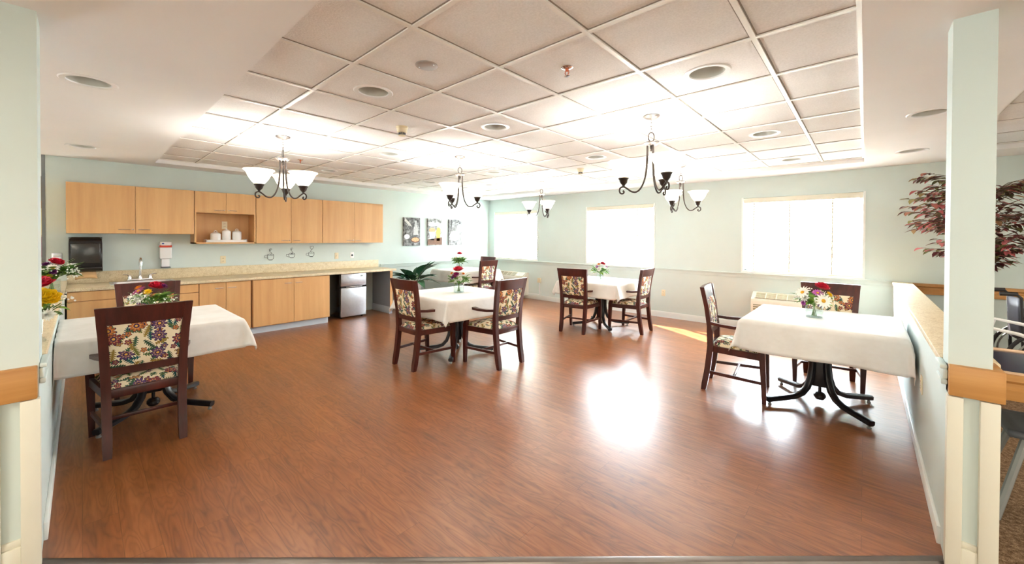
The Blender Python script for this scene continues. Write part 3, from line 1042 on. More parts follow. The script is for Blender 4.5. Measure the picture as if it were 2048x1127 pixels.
# wall-hung things above the worktop
r = thing('paper_towel_dispenser', 'black paper towel dispenser on the wall left of the sink', 'dispenser', (XA, 0.042, 1.00))
mb = MB()
mb.loft([[(0.0, -0.145, z), (0.0, 0.145, z), (d, 0.145 - i, z), (d, -0.145 + i, z)] for z, d, i in ((0.0, 0.16, 0.0), (0.02, 0.20, 0.002), (0.08, 0.215, 0.004), (0.36, 0.205, 0.004), (0.415, 0.18, 0.010), (0.435, 0.12, 0.03))])
mb.build('housing', M['black_plastic'], r)
MB().box(0.200, 0.222, -0.125, 0.125, 0.11, 0.36, 0.01, 3).build('front_cover', M['smoke_plastic'], r)
MB().box(0.19, 0.232, -0.13, 0.135, 0.035, 0.062, 0.008).build('push_bar', M['black_plastic'], r)
MB().box(0.222, 0.2245, -0.115, -0.065, 0.095, 0.118, 0.001).build('badge', M['screen_text'], r)
mb = MB()
mb.grid(lambda u, v: (0.15 + 0.05 * math.sin(v * 2.2), -0.085 + 0.17 * u + 0.02 * v * (u - 0.3), -0.002 - 0.085 * v + 0.012 * math.sin(PI * u)), 8, 6)
mb.build('paper_towel', M['paper'], r, solid=0.001)

r = thing('soap_dispenser', 'white and red hand soap dispenser on the wall right of the sink', 'dispenser', (XA, 0.80, 1.01))
MB().box(0, 0.085, -0.063, 0.063, 0.125, 0.285, 0.012, 3).build('housing', M['white_plastic'], r)
MB().box(0, 0.09, -0.066, 0.066, 0.285, 0.315, 0.006).build('red_band', M['red_plastic'], r)
MB().box(0, 0.086, -0.064, 0.064, 0.315, 0.365, 0.014, 3).build('lid', M['white_plastic'], r)
MB().box(0.086, 0.0885, -0.048, 0.052, 0.297, 0.352, 0.001).build('label_plate', M['white_plastic'], r)
MB().lathe([(0.0, 0.0), (0.009, 0.001), (0.0, 0.002)], 10, sx=1.5).xform(Matrix.Translation((0.089, -0.03, 0.338)) @ Matrix.Rotation(rad(90), 4, 'Y') @ Matrix.Rotation(rad(90), 4, 'Z')).build('label_mark', M['blue'], r)
MB().box(0, 0.05, -0.042, 0.042, 0.012, 0.125, 0.006).build('nozzle_guard', M['white_plastic'], r)
MB().box(0, 0.105, -0.05, 0.05, 0.0, 0.012, 0.004).build('drip_tray', M['grey_plastic'], r)


def plate(label, cat, name, loc, facing, body, holes, w=0.07, h=0.115, group=None, kind='outlet'):
    """a cover plate on a wall; facing 'x' sits on the left wall, 'y' on the window wall, '-x' on the right half wall"""
    rot = {'x': 0, 'y': rad(-90), '-x': rad(180)}[facing]
    r = thing(name, label, cat, loc, rot, group)
    MB().box(0, 0.006, -w / 2, w / 2, -h / 2, h / 2, 0.002).build('cover_plate', M[body], r)
    if kind == 'outlet':
        for s in (-1, 1):
            d = MB().box(0.006, 0.009, -0.017, 0.017, s * 0.021 - 0.014, s * 0.021 + 0.014, 0.003).build('receptacle', M[body], r)
            MB().box(0.009, 0.0095, -0.009, -0.006, s * 0.021 - 0.006, s * 0.021 + 0.007).box(0.009, 0.0095, 0.006, 0.009, s * 0.021 - 0.006, s * 0.021 + 0.007).build('slots', M[holes], d)
    elif kind == 'switch':
        MB().box(0.006, 0.016, -0.006, 0.006, -0.012, 0.012, 0.002).build('toggle', M[body], r)
    elif kind == 'round':
        MB().lathe([(0.0, 0), (0.020, 0.0005), (0.018, 0.006), (0.0, 0.006)], 18).xform(Matrix.Translation((0.006, 0, 0)) @ Matrix.Rotation(rad(90), 4, 'Y')).build('socket', M[holes], r)
    elif kind == 'key':
        MB().box(0.006, 0.03, -0.014, 0.014, -0.02, 0.012, 0.003).build('key_box', M[holes], r)
        MB().box(0.006, 0.010, -0.03, 0.03, 0.028, 0.050, 0.001).build('sign_strip', M['white_plastic'], r)
    return r


plate('ivory wall outlet above the worktop, right of the soap dispenser', 'outlet', 'wall_outlet', (XA, 1.473, 1.093), 'x', 'ivory', 'dark_gap')
plate('ivory wall outlet inside the cabinet niche above the canisters', 'outlet', 'wall_outlet', (XA + 0.016, 1.490, 1.625), 'x', 'ivory', 'dark_gap')
plate('ivory wall switch below the last wall cabinet, beside the coffee cup art', 'switch', 'light_switch', (XA, 3.218, 1.100), 'x', 'ivory', 'dark_gap', kind='switch')
plate('white wall plate with one round black socket near the backsplash end', 'socket', 'cable_socket', (XA, 3.516, 1.101), 'x', 'white_plastic', 'black_plastic', kind='round')
plate('steel wall plate with a small box, left of the black towel dispenser', 'switch plate', 'switch_plate', (XA, -0.197, 1.165), 'x', 'steel', 'grey_plastic', w=0.085, h=0.15, kind='key')
plate('ivory wall outlet low on the window wall, right of the middle table', 'outlet', 'wall_outlet', (-2.754, YB, 0.449), 'y', 'ivory', 'dark_gap')
plate('ivory wall plate on the right half wall beside the hanging cloth corner', 'outlet', 'wall_outlet', (XR, 3.62, 0.52), '-x', 'ivory', 'dark_gap')
r = thing('junction_box', 'ivory surface box with a thin conduit beside the corner air conditioner', 'junction box', (-5.65, YB, 0.46))
MB().box(-0.04, 0.04, -0.045, 0, -0.055, 0.055, 0.004).build('box', M['ivory'], r)
MB().box(-0.008, 0.008, -0.016, 0, -0.33, -0.055).box(-0.36, 0.008, -0.016, 0, -0.345, -0.33).build('conduit', M['white_plastic'], r)

# coffee cup wire art
r_art = None


def cup_art(label, y, z, top, kind):
    r = thing('cup_wall_art', label, 'wall art', (XA + 0.006, y, z), 0, 'coffee cup wall art')
    bowl = []
    for k in range(15):
        t = PI * k / 14
        bowl.append((0, -0.046 * math.cos(t) * (1 if kind != 1 else 1.05), -0.008 - (0.082 if kind == 0 else 0.066) * math.sin(t) ** 0.42))
    rim = [(0, 0.046 * math.cos(2 * PI * k / 18), -0.006 + 0.012 * math.sin(2 * PI * k / 18)) for k in range(18)]
    MB().tube(bowl, 0.0028, 6).tube(rim, 0.0026, 6, close=True).build('cup', M['wire'], r)
    MB().tube([(0, -0.05, -0.018), (0, -0.085, -0.014), (0, -0.090, -0.045), (0, -0.045, -0.06)], 0.0026, 6).build('handle', M['wire'], r)
    st = []
    if kind == 2:   # heart
        for k in range(21):
            t = 2 * PI * k / 20
            st.append((0, 0.030 * math.sin(t) ** 3 + 0.008, 0.086 + 0.0024 * (13 * math.cos(t) - 5 * math.cos(2 * t) - 2 * math.cos(3 * t))))
        mb = MB().tube(st, 0.0026, 6).tube([(0, 0.008, 0.046), (0, -0.01, 0.03), (0, -0.012, 0.01), (0, 0.0, -0.004)], 0.0026, 6)
    else:
        for k in range(22):
            t = k / 21
            st.append((0, 0.018 * math.sin(t * 6.0) * (1 if kind == 0 else 0.8), -0.004 + 0.085 * t))
        mb = MB().tube(st, 0.0026, 6)
        cy, cz = (0.012, 0.080)
        mb.tube([(0, cy - 0.010 + 0.016 * math.cos(a), cz + 0.016 * math.sin(a)) for a in [k * 0.5 for k in range(11)]], 0.0026, 6)
    mb.build('steam', M['wire'], r)
    if kind == 1:
        MB().ball((0.001, 0.0, 0.0), 0.012, 1, (0.3, 1.6, 0.8)).build('coffee', M['wire'], r)
    MB().tube([(0, -0.028, -0.094 if kind == 0 else -0.078), (0, 0.028, -0.094 if kind == 0 else -0.078)], 0.0026, 6).build('foot_ring', M['wire'], r)


cup_art('black wire coffee cup wall art with a round steam curl, leftmost of three', 2.122, 1.155, 0.09, 0)
cup_art('black wire coffee cup wall art with an S of steam, middle of three', 2.447, 1.165, 0.09, 1)
cup_art('black wire coffee cup wall art with a heart of steam, rightmost of three', 2.768, 1.175, 0.09, 2)

# canisters on a tray in the niche
r = thing('serving_tray', 'white tray under the canisters in the cabinet niche', 'tray', (XA + 0.19, 1.47, 1.366))
MB().box(-0.085, 0.085, -0.255, 0.255, 0, 0.008).box(-0.085, 0.085, -0.255, -0.247, 0.008, 0.045).box(-0.085, 0.085, 0.247, 0.255, 0.008, 0.045).box(0.077, 0.085, -0.255, 0.255, 0.008, 0.036).box(-0.085, -0.077, -0.255, 0.255, 0.008, 0.036).build('tray', M['ceramic'], r)


def canister(label, y, rr, h, ear):
    r = thing('canister', label, 'canister', (XA + 0.19, y, 1.3745), 0, 'white ceramic canisters')
    MB().lathe([(rr * 0.94, 0), (rr, 0.006), (rr, h * 0.9), (rr * 0.96, h)], 28).build('jar', M['ceramic'], r)
    l = MB().lathe([(rr * 1.0, h), (rr * 1.0, h + 0.008), (rr * 0.7, h + 0.026), (rr * 0.3, h + 0.036), (0.0, h + 0.038)], 28).build('lid', M['ceramic'], r)
    if ear:
        MB().tube([(0, -0.018, h + 0.03), (0, -0.016, h + 0.05), (0, 0, h + 0.06), (0, 0.016, h + 0.05), (0, 0.018, h + 0.03)], 0.005, 8).build('knob', M['ceramic'], l)
    else:
        MB().ball((0, 0, h + 0.044), 0.014, 2, (1, 1, 0.7)).build('knob', M['ceramic'], l)


canister('short round white canister with loop lid, leftmost on the niche tray', 1.345, 0.064, 0.105, True)
canister('plain white canister with button lid, between the two looped canisters', 1.478, 0.054, 0.145, False)
canister('tall white canister with a loop lid, rightmost on the niche tray', 1.610, 0.060, 0.135, True)


# canvas prints of breakfast things
def canvas(label, y0, y1, kind):
    z0, z1 = 1.272, 1.880
    W, H = y1 - y0, z1 - z0
    r = thing('canvas_print', label, 'picture', (XA, (y0 + y1) / 2, z0), 0, 'canvas prints')
    MB().box(0.002, 0.034, -W / 2, W / 2, 0, H, 0.002).build('canvas', M['print_bg'][kind], r)
    x = 0.0345

    def disc(name, cy, cz, a, b, m, x=x, n=24, p=None):
        pts = [(cy + a * math.cos(2 * PI * k / n), cz + b * math.sin(2 * PI * k / n)) for k in range(n)]
        MB().loft([[(x, q, z) for q, z in pts], [(x + 0.0008, q, z) for q, z in pts]]).build(name, m, p or r)

    def patch(name, pts, m, x=x):
        MB().loft([[(x, q, z) for q, z in pts], [(x + 0.0008, q, z) for q, z in pts]]).build(name, m, r)
    P = M['print']
    if kind == 0:
        patch('painted_cloth', [(-W * .42, H * .98), (-W * .1, H * .78), (-W * .02, H * .68), (-W * .2, H * .72), (-W * .45, H * .88)], P['pale'])
        patch('painted_bottle', [(W * .08, H * .38), (W * .38, H * .38), (W * .36, H * .62), (W * .27, H * .74), (W * .29, H * .9), (W * .16, H * .9), (W * .18, H * .74), (W * .09, H * .62)], P['light'])
        disc('painted_cup', -W * .30, H * .32, W * .16, H * .09, P['white'])
        disc('painted_plate', W * .2, H * .2, W * .27, H * .10, P['brown'])
        disc('painted_food', W * .2, H * .215, W * .23, H * .075, P['peach'], x + 0.001)
    elif kind == 1:
        patch('painted_table', [(-W * .5, H * .02), (W * .5, H * .02), (W * .5, H * .30), (-W * .5, H * .22)], P['brown'])
        patch('painted_glass', [(-W * .42, H * .5), (W * .02, H * .5), (-W * .06, H * .2), (-W * .34, H * .2)], P['white'])
        disc('painted_cereal', -W * .2, H * .57, W * .22, H * .085, P['peach'])
        patch('painted_juice', [(W * .12, H * .16), (W * .34, H * .16), (W * .40, H * .6), (W * .30, H * .68), (W * .16, H * .66), (W * .08, H * .52)], P['yellow'])
        patch('painted_wall', [(-W * .45, H * .72), (W * .48, H * .72), (W * .48, H * .84), (-W * .45, H * .86)], P['pale'])
    else:
        patch('painted_cutlery', [(-W * .36, H * .62), (-W * .30, H * .62), (-W * .26, H * .98), (-W * .34, H * .98)], P['dark'])
        patch('painted_napkin', [(W * .05, H * .56), (W * .48, H * .58), (W * .48, H * .78), (W * .1, H * .78)], P['light'])
        disc('painted_plate', -W * .06, H * .36, W * .37, H * .20, P['white'])
        disc('painted_yolk', W * .2, H * .30, W * .06, H * .03, P['yolk'], x + 0.001)
        for q, z in ((.12, .9), (.3, .86), (.22, .95)):
            disc('painted_berry', W * q, H * z, W * .05, H * .025, P['dark'])


M['print'] = {k: plain('print_' + k, c, 0.7, 0, 0.25, 30) for k, c in dict(pale=(206, 204, 200), light=(196, 196, 196), white=(238, 238, 240), brown=(112, 78, 58), peach=(216, 164, 124), yellow=(236, 190, 92), yolk=(240, 214, 170), dark=(70, 68, 70)).items()}


def mat_print(name, dark, light):
    t = NT(name)
    v = t.coord('Object')
    n = t.noise(v, 11, 5, 0.7)
    t.base(t.ramp(n, [(0.38, s2l(dark)), (0.5, s2l(((dark[0] + light[0]) // 2,) * 3)), (0.64, s2l(light))]), 0.7)
    return t.m


M['print_bg'] = [mat_print('print_dark', (52, 50, 50), (176, 176, 176)), mat_print('print_mid', (92, 88, 86), (226, 224, 220)), mat_print('print_pale', (84, 82, 90), (186, 186, 194))]
canvas('dark canvas print of a jug and a plate of food, nearest the cabinets', 4.631, 5.049, 0)
canvas('canvas print with a cereal cup and orange juice, middle of three', 5.255, 5.649, 1)
canvas('pale canvas print with a white plate, nearest the corner window', 5.854, 6.258, 2)


# ------------------------------------------------------------------ air conditioners under the windows
def aircon(label, x0, x1, flip):
    r = thing('air_conditioner', label, 'air conditioner', ((x0 + x1) / 2, YB - 0.03, 0.08), 0, 'through-wall air conditioners')
    hw = (x1 - x0) / 2
    prof = [(0.03, 0.0), (-0.15, 0.0), (-0.175, 0.03), (-0.18, 0.40), (-0.165, 0.44), (-0.02, 0.535), (0.03, 0.535)]
    MB().loft([[(x, y, z) for y, z in prof] for x in (-hw, hw)]).build('casing', M['ac_cream'], r)
    # slanted outlet grille on top, front louvres, control lid
    ty = lambda t: (-0.158 + 0.118 * t, 0.452 + 0.077 * t)
    g0, g1 = (-hw + 0.05, hw * 0.45)
    (ya, za), (yb, zb) = ty(0.05), ty(0.95)
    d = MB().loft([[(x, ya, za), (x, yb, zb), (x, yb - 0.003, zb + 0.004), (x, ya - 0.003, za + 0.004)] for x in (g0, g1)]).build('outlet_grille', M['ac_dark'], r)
    b = MB()
    for k in range(6):
        t = 0.08 + 0.84 * k / 5
        y, z = ty(t)
        b.box(g0, g1, y - 0.006, y - 0.001, z + 0.003, z + 0.007)
    for k in range(6):
        x = g0 + (g1 - g0) * k / 5
        (p, q), (s, u) = ty(0.05), ty(0.95)
        b.loft([[(x - 0.006, p - 0.006, q + 0.006), (x + 0.006, p - 0.006, q + 0.006), (x + 0.006, p, q), (x - 0.006, p, q)], [(x - 0.006, s - 0.006, u + 0.006), (x + 0.006, s - 0.006, u + 0.006), (x + 0.006, s, u), (x - 0.006, s, u)]])
    b.build('vanes', M['ac_cream'], d)
    (p, q), (s, u) = ty(0.02), ty(0.98)
    MB().loft([[(x, p, q), (x, s, u), (x, s - 0.006, u + 0.010), (x, p - 0.006, q + 0.010)] for x in (hw * 0.5, hw - 0.03)]).build('control_lid', M['ac_cream'], r)
    lv = MB()
    for k in range(9):
        z = 0.05 + 0.035 * k
        lv.box(-hw + 0.03, hw - 0.03, -0.187, -0.176, z, z + 0.014, 0.002)
    lv.build('front_louvres', M['ac_cream'], r)
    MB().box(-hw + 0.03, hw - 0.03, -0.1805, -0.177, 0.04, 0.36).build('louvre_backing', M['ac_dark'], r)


aircon('cream air conditioner under the corner window, partly behind a chair', -7.02, -5.99, False)
aircon('cream air conditioner under the right window, behind the right table', -1.315, -0.30, False)

# ------------------------------------------------------------------ chairs


def lerp(a, b, t):
    return a + (b - a) * t


def make_chair():
    r = thing('dining_chair', '', 'chair', (0, 0, 0), 0, 'dining chairs')
    wd = M['mahogany']
    # rear posts: floor to crest, sabre-curved
    post = [(0.190, -0.262, 0.0), (0.190, -0.228, 0.20), (0.193, -0.205, 0.42), (0.198, -0.210, 0.58), (0.208, -0.238, 0.80), (0.224, -0.275, 0.985)]

    def post_at(z):
        for a, b in zip(post, post[1:]):
            if a[2] <= z <= b[2]:
                t = (z - a[2]) / (b[2] - a[2])
                return lerp(a[0], b[0], t), lerp(a[1], b[1], t)
        return post[-1][0], post[-1][1]
    for s in (-1, 1):
        rings = []
        N = 16
        for k in range(N + 1):
            z = 0.985 * k / N
            x, y = post_at(z)
            w = 0.021 if z < 0.05 else (0.024 if z < 0.9 else 0.022)
            d = 0.020 if z < 0.05 else (0.025 if z < 0.6 else 0.019)
            rings.append([(s * x - w, y - d, z), (s * x + w, y - d, z), (s * x + w, y + d, z), (s * x - w, y + d, z)])
        MB().loft(rings).build('leg', wd, r, smooth=25)
    # front legs carry on up to the arms
    fl = [(0.252, 0.235, 0.0, 0.016), (0.256, 0.225, 0.25, 0.021), (0.260, 0.215, 0.44, 0.024), (0.268, 0.175, 0.56, 0.019), (0.268, 0.150, 0.655, 0.018)]
    for s in (-1, 1):
        MB().loft([[(s * x - h, y - h, z), (s * x + h, y - h, z), (s * x + h, y + h, z), (s * x - h, y + h, z)] for x, y, z, h in fl]).build('leg', wd, r, smooth=25)
    # seat rails
    z0, z1 = 0.375, 0.432
    f = MB()
    f.box(-0.245, 0.245, 0.200, 0.226, z0, z1, 0.003)
    f.box(-0.19, 0.19, -0.222, -0.198, z0, z1, 0.003)
    for s in (-1, 1):
        f.loft([[(s * x - 0.012, y, z0), (s * x + 0.012, y, z0), (s * x + 0.012, y, z1), (s * x - 0.012, y, z1)] for x, y in ((0.194, -0.20), (0.256, 0.215))])
    f.build('seat_frame', wd, r)

    # cushion: trapezoid, domed
    def cush(u, v):
        y = -0.195 + 0.425 * v
        hw = lerp(0.188, 0.245, v)
        x = (u * 2 - 1) * hw
        e = min(1.0, (1 - (2 * u - 1) ** 6)) * min(1.0, 1 - (2 * v - 1) ** 6)
        return (x, y, 0.432 + 0.050 * max(0, e) ** 0.6)
    c = MB().grid(cush, 16, 16)
    c.loft([[(-0.188, -0.195, 0.428), (0.188, -0.195, 0.428), (0.245, 0.23, 0.428), (-0.245, 0.23, 0.428)], [(-0.188, -0.195, 0.434), (0.188, -0.195, 0.434), (0.245, 0.23, 0.434), (-0.245, 0.23, 0.434)]])
    c.build('seat', M['fabric'], r, smooth=50, uv=True)
    # back: crest rail, lower rail, padded panel

    def cross(za, zb, th, bow):
        m = MB()
        rings = []
        for k in range(9):
            q = -1 + k / 4
            xa, ya = post_at(za)
            xb, yb = post_at(zb)
            o = -bow * (1 - q * q)
            rings.append([(q * xa, ya - th + o, za), (q * xa, ya + th + o, za), (q * xb, yb + th + o, zb), (q * xb, yb - th + o, zb)])
        return m.loft(rings)
    m = cross(0.868, 0.985, 0.015, 0.016)
    xt, yt = post_at(0.985)
    m.build('crest_rail', wd, r, smooth=25)
    cross(0.528, 0.578, 0.014, 0.012).build('back_rail', wd, r, smooth=25)

    def panel(sgn):
        def fn(u, v):
            z = 0.572 + 0.302 * v
            x, y = post_at(z)
            q = 2 * u - 1
            e = max(0, (1 - q ** 6) * (1 - (2 * v - 1) ** 6))
            return (q * (x - 0.018), y - 0.012 * (1 - q * q) + sgn * (0.008 + 0.016 * e ** 0.5), z)
        return fn
    b = MB().grid(panel(1), 14, 14).grid(panel(-1), 14, 14)
    b.build('backrest', M['fabric'], r, smooth=50, uv=True)
    # arms
    for s in (-1, 1):
        rings = []
        path = [(0.203, -0.225, 0.650), (0.225, -0.12, 0.640), (0.252, 0.0, 0.640), (0.266, 0.10, 0.652), (0.268, 0.17, 0.668), (0.266, 0.205, 0.668)]
        for i, (x, y, z) in enumerate(path):
            w = (0.014, 0.020, 0.025, 0.026, 0.025, 0.020)[i]
            rings.append([(s * x - w, y, z - 0.014), (s * x + w, y, z - 0.014), (s * x + w, y, z + 0.012), (s * x - w, y, z + 0.012)])
        MB().loft(rings).build('armrest', wd, r, smooth=50)
    # H stretcher
    for s in (-1, 1):
        MB().loft([[(s * x - 0.009, y, z - 0.014), (s * x + 0.009, y, z - 0.014), (s * x + 0.009, y, z + 0.014), (s * x - 0.009, y, z + 0.014)] for x, y, z in ((0.190, -0.232, 0.175), (0.254, 0.225, 0.175))]).build('stretcher', wd, r)
    MB().box(-0.22, 0.22, -0.016, 0.004, 0.164, 0.188, 0.002).build('stretcher', wd, r)
    return r


chair0 = make_chair()
chairs = [
    (-3.905, 0.300, rad(90), 'nearest dining chair, its floral back to the camera, at the left table'),
    (-5.10, 0.460, rad(-90), 'dining chair on the sink side of the left table, behind its bouquet'),
    (-3.800, 2.675, 0.0, 'dining chair on the left of the centre table, near the mini fridge'),
    (-3.225, 3.265, rad(90), 'dining chair on the right of the centre table, its back turned right'),
    (-3.35, 5.295, rad(8), 'dining chair on the left of the table by the middle window'),
    (-2.745, 5.835, rad(92), 'dining chair on the right of the table by the middle window'),
    (-0.905, 4.255, rad(-84), 'dining chair in profile at the left end of the right table'),
    (-0.265, 5.035, rad(182), 'dining chair facing the camera behind the bouquet on the right table'),
    (-5.99, 5.62, rad(90), 'dining chair with pale lit back at the far corner table'),
    (-6.86, 6.44, rad(180), 'hidden dining chair, only its crest showing, between corner table and window'),
]
for k, (x, y, rz, lab) in enumerate(chairs):
    if k == 0:
        chair0.location = (x, y, 0)
        chair0.rotation_euler = (0, 0, rz)
        chair0['label'] = lab
    else:
        dup(chair0, (x, y, 0), rz, lab)

# ------------------------------------------------------------------ tables and cloths
HW = 0.515


def make_table():
    r = thing('dining_table', '', 'table', (0, 0, 0), 0, 'pedestal dining tables')
    MB().box(-HW + 0.01, HW - 0.01, -HW + 0.01, HW - 0.01, 0.722, 0.752, 0.006).build('tabletop', M['maple'], r)
    MB().box(-0.05, 0.05, -0.05, 0.05, 0.16, 0.60, 0.004).build('column', M['black_metal'], r)
    MB().box(-0.075, 0.075, -0.075, 0.075, 0.54, 0.70, 0.004).box(-0.25, 0.25, -0.25, 0.25, 0.70, 0.722, 0.003).build('top_bracket', M['black_metal'], r)
    for k in range(4):
        a = rad(45 + 90 * k)
        c, s = math.cos(a), math.sin(a)
        path = [(0.072, 0.66), (0.072, 0.42), (0.074, 0.32), (0.086, 0.23), (0.115, 0.150), (0.165, 0.095), (0.23, 0.070), (0.33, 0.058), (0.475, 0.045)]
        rings = []
        for i, (q, z) in enumerate(path):
            p0 = path[max(i - 1, 0)]
            p1 = path[min(i + 1, len(path) - 1)]
            tx, tz = p1[0] - p0[0], p1[1] - p0[1]
            L = math.hypot(tx, tz)
            nx, nz = -tz / L, tx / L
            w, h = 0.026, 0.021
            rings.append([((q + nx * h * b) * c - w * e * s, (q + nx * h * b) * s + w * e * c, z + nz * h * b) for e, b in ((-1, -0.6), (-0.6, -1), (0.6, -1), (1, -0.6), (1, 0.6), (0.6, 1), (-0.6, 1), (-1, 0.6))])
        lg = MB().loft(rings).build('leg', M['black_metal'], r, smooth=40)
        MB().lathe([(0.014, 0.0), (0.016, 0.008), (0.010, 0.014), (0.010, 0.030)], 12, (0.455 * c, 0.455 * s, 0)).build('glide', M['grey_metal'], lg)
    MB().lathe([(0.0, 0.035), (0.030, 0.040), (0.044, 0.062), (0.044, 0.082), (0.030, 0.100), (0.012, 0.105), (0.012, 0.16)], 18).build('adjusting_knob', M['black_metal'], r)
    return r


def make_cloth(label, loc, rot, drop, seed, clamp=None):
    rnd = random.Random(seed)
    hw = HW
    L = hw + drop
    n = 64
    ph = [rnd.uniform(0, 6.28) for _ in range(8)]

    def fn(u, v):
        s, t = (2 * u - 1) * L, (2 * v - 1) * L
        ex, ey = max(0, abs(s) - hw), max(0, abs(t) - hw)
        sx, sy = (1 if s >= 0 else -1), (1 if t >= 0 else -1)
        z = 0.756 + 0.0012 * math.sin(5 * s + ph[0]) * math.sin(4 * t + ph[1])
        if ex == 0 and ey == 0:
            return (s, t, z)
        e = math.hypot(ex, ey)
        th = math.atan2(ey, ex)
        corner = math.sin(2 * th)
        q = e / drop
        fl = (0.04 + 0.05 * corner) * q ** 0.8 * drop / 0.3
        ripple = 0.010 * q * (math.sin(9 * (s if ey > ex else t) + ph[2]) + 0.6 * math.sin(17 * (s if ey > ex else t) + ph[3]))
        # fold at the corner
        fold = 0.026 * corner * q * math.cos(5 * th + ph[4])
        hang = e * (1 - 0.20 * corner)
        rr = 0.012
        zz = z - max(0, hang - rr * 0.4) - 0.0 + 0.004 * math.sin(6 * s + 5 * t + ph[5]) * q
        out = min(e, rr) * 0.8 + fl * 1.0 + ripple + fold
        ox = out * math.cos(th)
        oy = out * math.sin(th)
        bx = max(-hw, min(hw, s))
        by = max(-hw, min(hw, t))
        return (bx + sx * ox, by + sy * oy, zz)
    o = MB().grid(fn, n, n).build('tablecloth', M['cloth'], smooth=75, solid=0.0022)
    o.location = loc
    o.rotation_euler = (0, 0, rot)
    if clamp:
        c, s = math.cos(rot), math.sin(rot)
        for v in o.data.vertices:
            wx = loc[0] + c * v.co.x - s * v.co.y
            wy = loc[1] + s * v.co.x + c * v.co.y
            if clamp[0] == 'y' and wy < clamp[1]:
                wy = clamp[1] + 0.004 * math.sin(v.co.x * 30)
            if clamp[0] == 'x' and wx > clamp[1]:
                wx = clamp[1] - 0.004 * abs(math.sin(v.co.y * 30))
            dx, dy = wx - loc[0], wy - loc[1]
            v.co.x, v.co.y = c * dx + s * dy, -s * dx + c * dy
    tag(o, label, 'tablecloth', 'white tablecloths')
    return o


table0 = make_table()
tables = [
    (-4.40, 0.402, 0, 0.24, 'black pedestal table below the sink side cloth, by the left half wall', 'white tablecloth on the left table with the nearest chair', ('y', -0.116)),
    (-3.84, 3.190, rad(-2), 0.23, 'black pedestal table in the middle of the floor', 'white tablecloth on the centre table in the middle of the floor', None),
    (-3.25, 5.800, rad(2), 0.22, 'black pedestal table in front of the middle window', 'white tablecloth on the table in front of the middle window', None),
    (-0.285, 4.375, 0, 0.26, 'black pedestal table beside the right half wall', 'white tablecloth on the right table against the half wall', ('x', 0.262)),
    (-6.50, 5.680, 0, 0.24, 'pedestal table in the far corner near the canvas prints', 'white tablecloth on the far table near the canvas prints', None),
]
for k, (x, y, rz, drop, la, lc, cl) in enumerate(tables):
    if k == 0:
        table0.location = (x, y, 0)
        table0.rotation_euler = (0, 0, rz)
        table0['label'] = la
    else:
        dup(table0, (x, y, 0), rz, la)
    make_cloth(lc, (x, y, 0), rz, drop, k + 3, cl)

# ------------------------------------------------------------------ flowers


def frame_to(p, d):
    """matrix that takes local z to direction d at point p"""
    q = Vector(d).normalized().to_track_quat('Z', 'Y')
    return Matrix.Translation(p) @ q.to_matrix().to_4x4()


def rose(size):
    m = MB()
    for k in range(22):
        t = k / 21
        a = k * 2.4
        tilt = lerp(0.15, 1.25, t)
        q = lerp(0.10, 0.42, t) * size
        h = lerp(0.62, 0.28, t) * size
        ca, sa = math.cos(a), math.sin(a)
        W = lerp(0.32, 0.62, t) * size

        def fn(u, v, ca=ca, sa=sa, q=q, h=h, W=W, tilt=tilt):
            s = (2 * u - 1)
            w = W * math.sin(PI * (0.18 + 0.72 * v)) * s
            rr = q * (0.4 + 0.6 * v) + v * math.sin(tilt) * 0.42 * size - 0.25 * W * s * s
            z = h * 0.25 + v * math.cos(tilt * 0.8) * 0.55 * size
            return (rr * ca - w * sa, rr * sa + w * ca, z)
        m.grid(fn, 4, 4)
    return m


def daisy(size, n=14, cup=0.15):
    m = MB()
    for k in range(n):
        a = 2 * PI * k / n
        m.leaf((0.15 * size * math.cos(a), 0.15 * size * math.sin(a), 0.05 * size), (math.cos(a), math.sin(a), cup), (0, 0, 1), 0.85 * size, 0.30 * size, 0.12, 4)
    return m


def mum(size, n=60):
    m = MB()
    for k in range(n):
        t = k / n
        a = k * 2.4
        e = lerp(1.35, 0.05, t)
        d = (math.cos(a) * math.cos(e), math.sin(a) * math.cos(e), math.sin(e))
        m.leaf((d[0] * 0.1 * size, d[1] * 0.1 * size, 0.1 * size), d, (0, 0, 1), lerp(0.45, 0.8, t) * size, 0.2 * size, -0.1, 3)
    return m


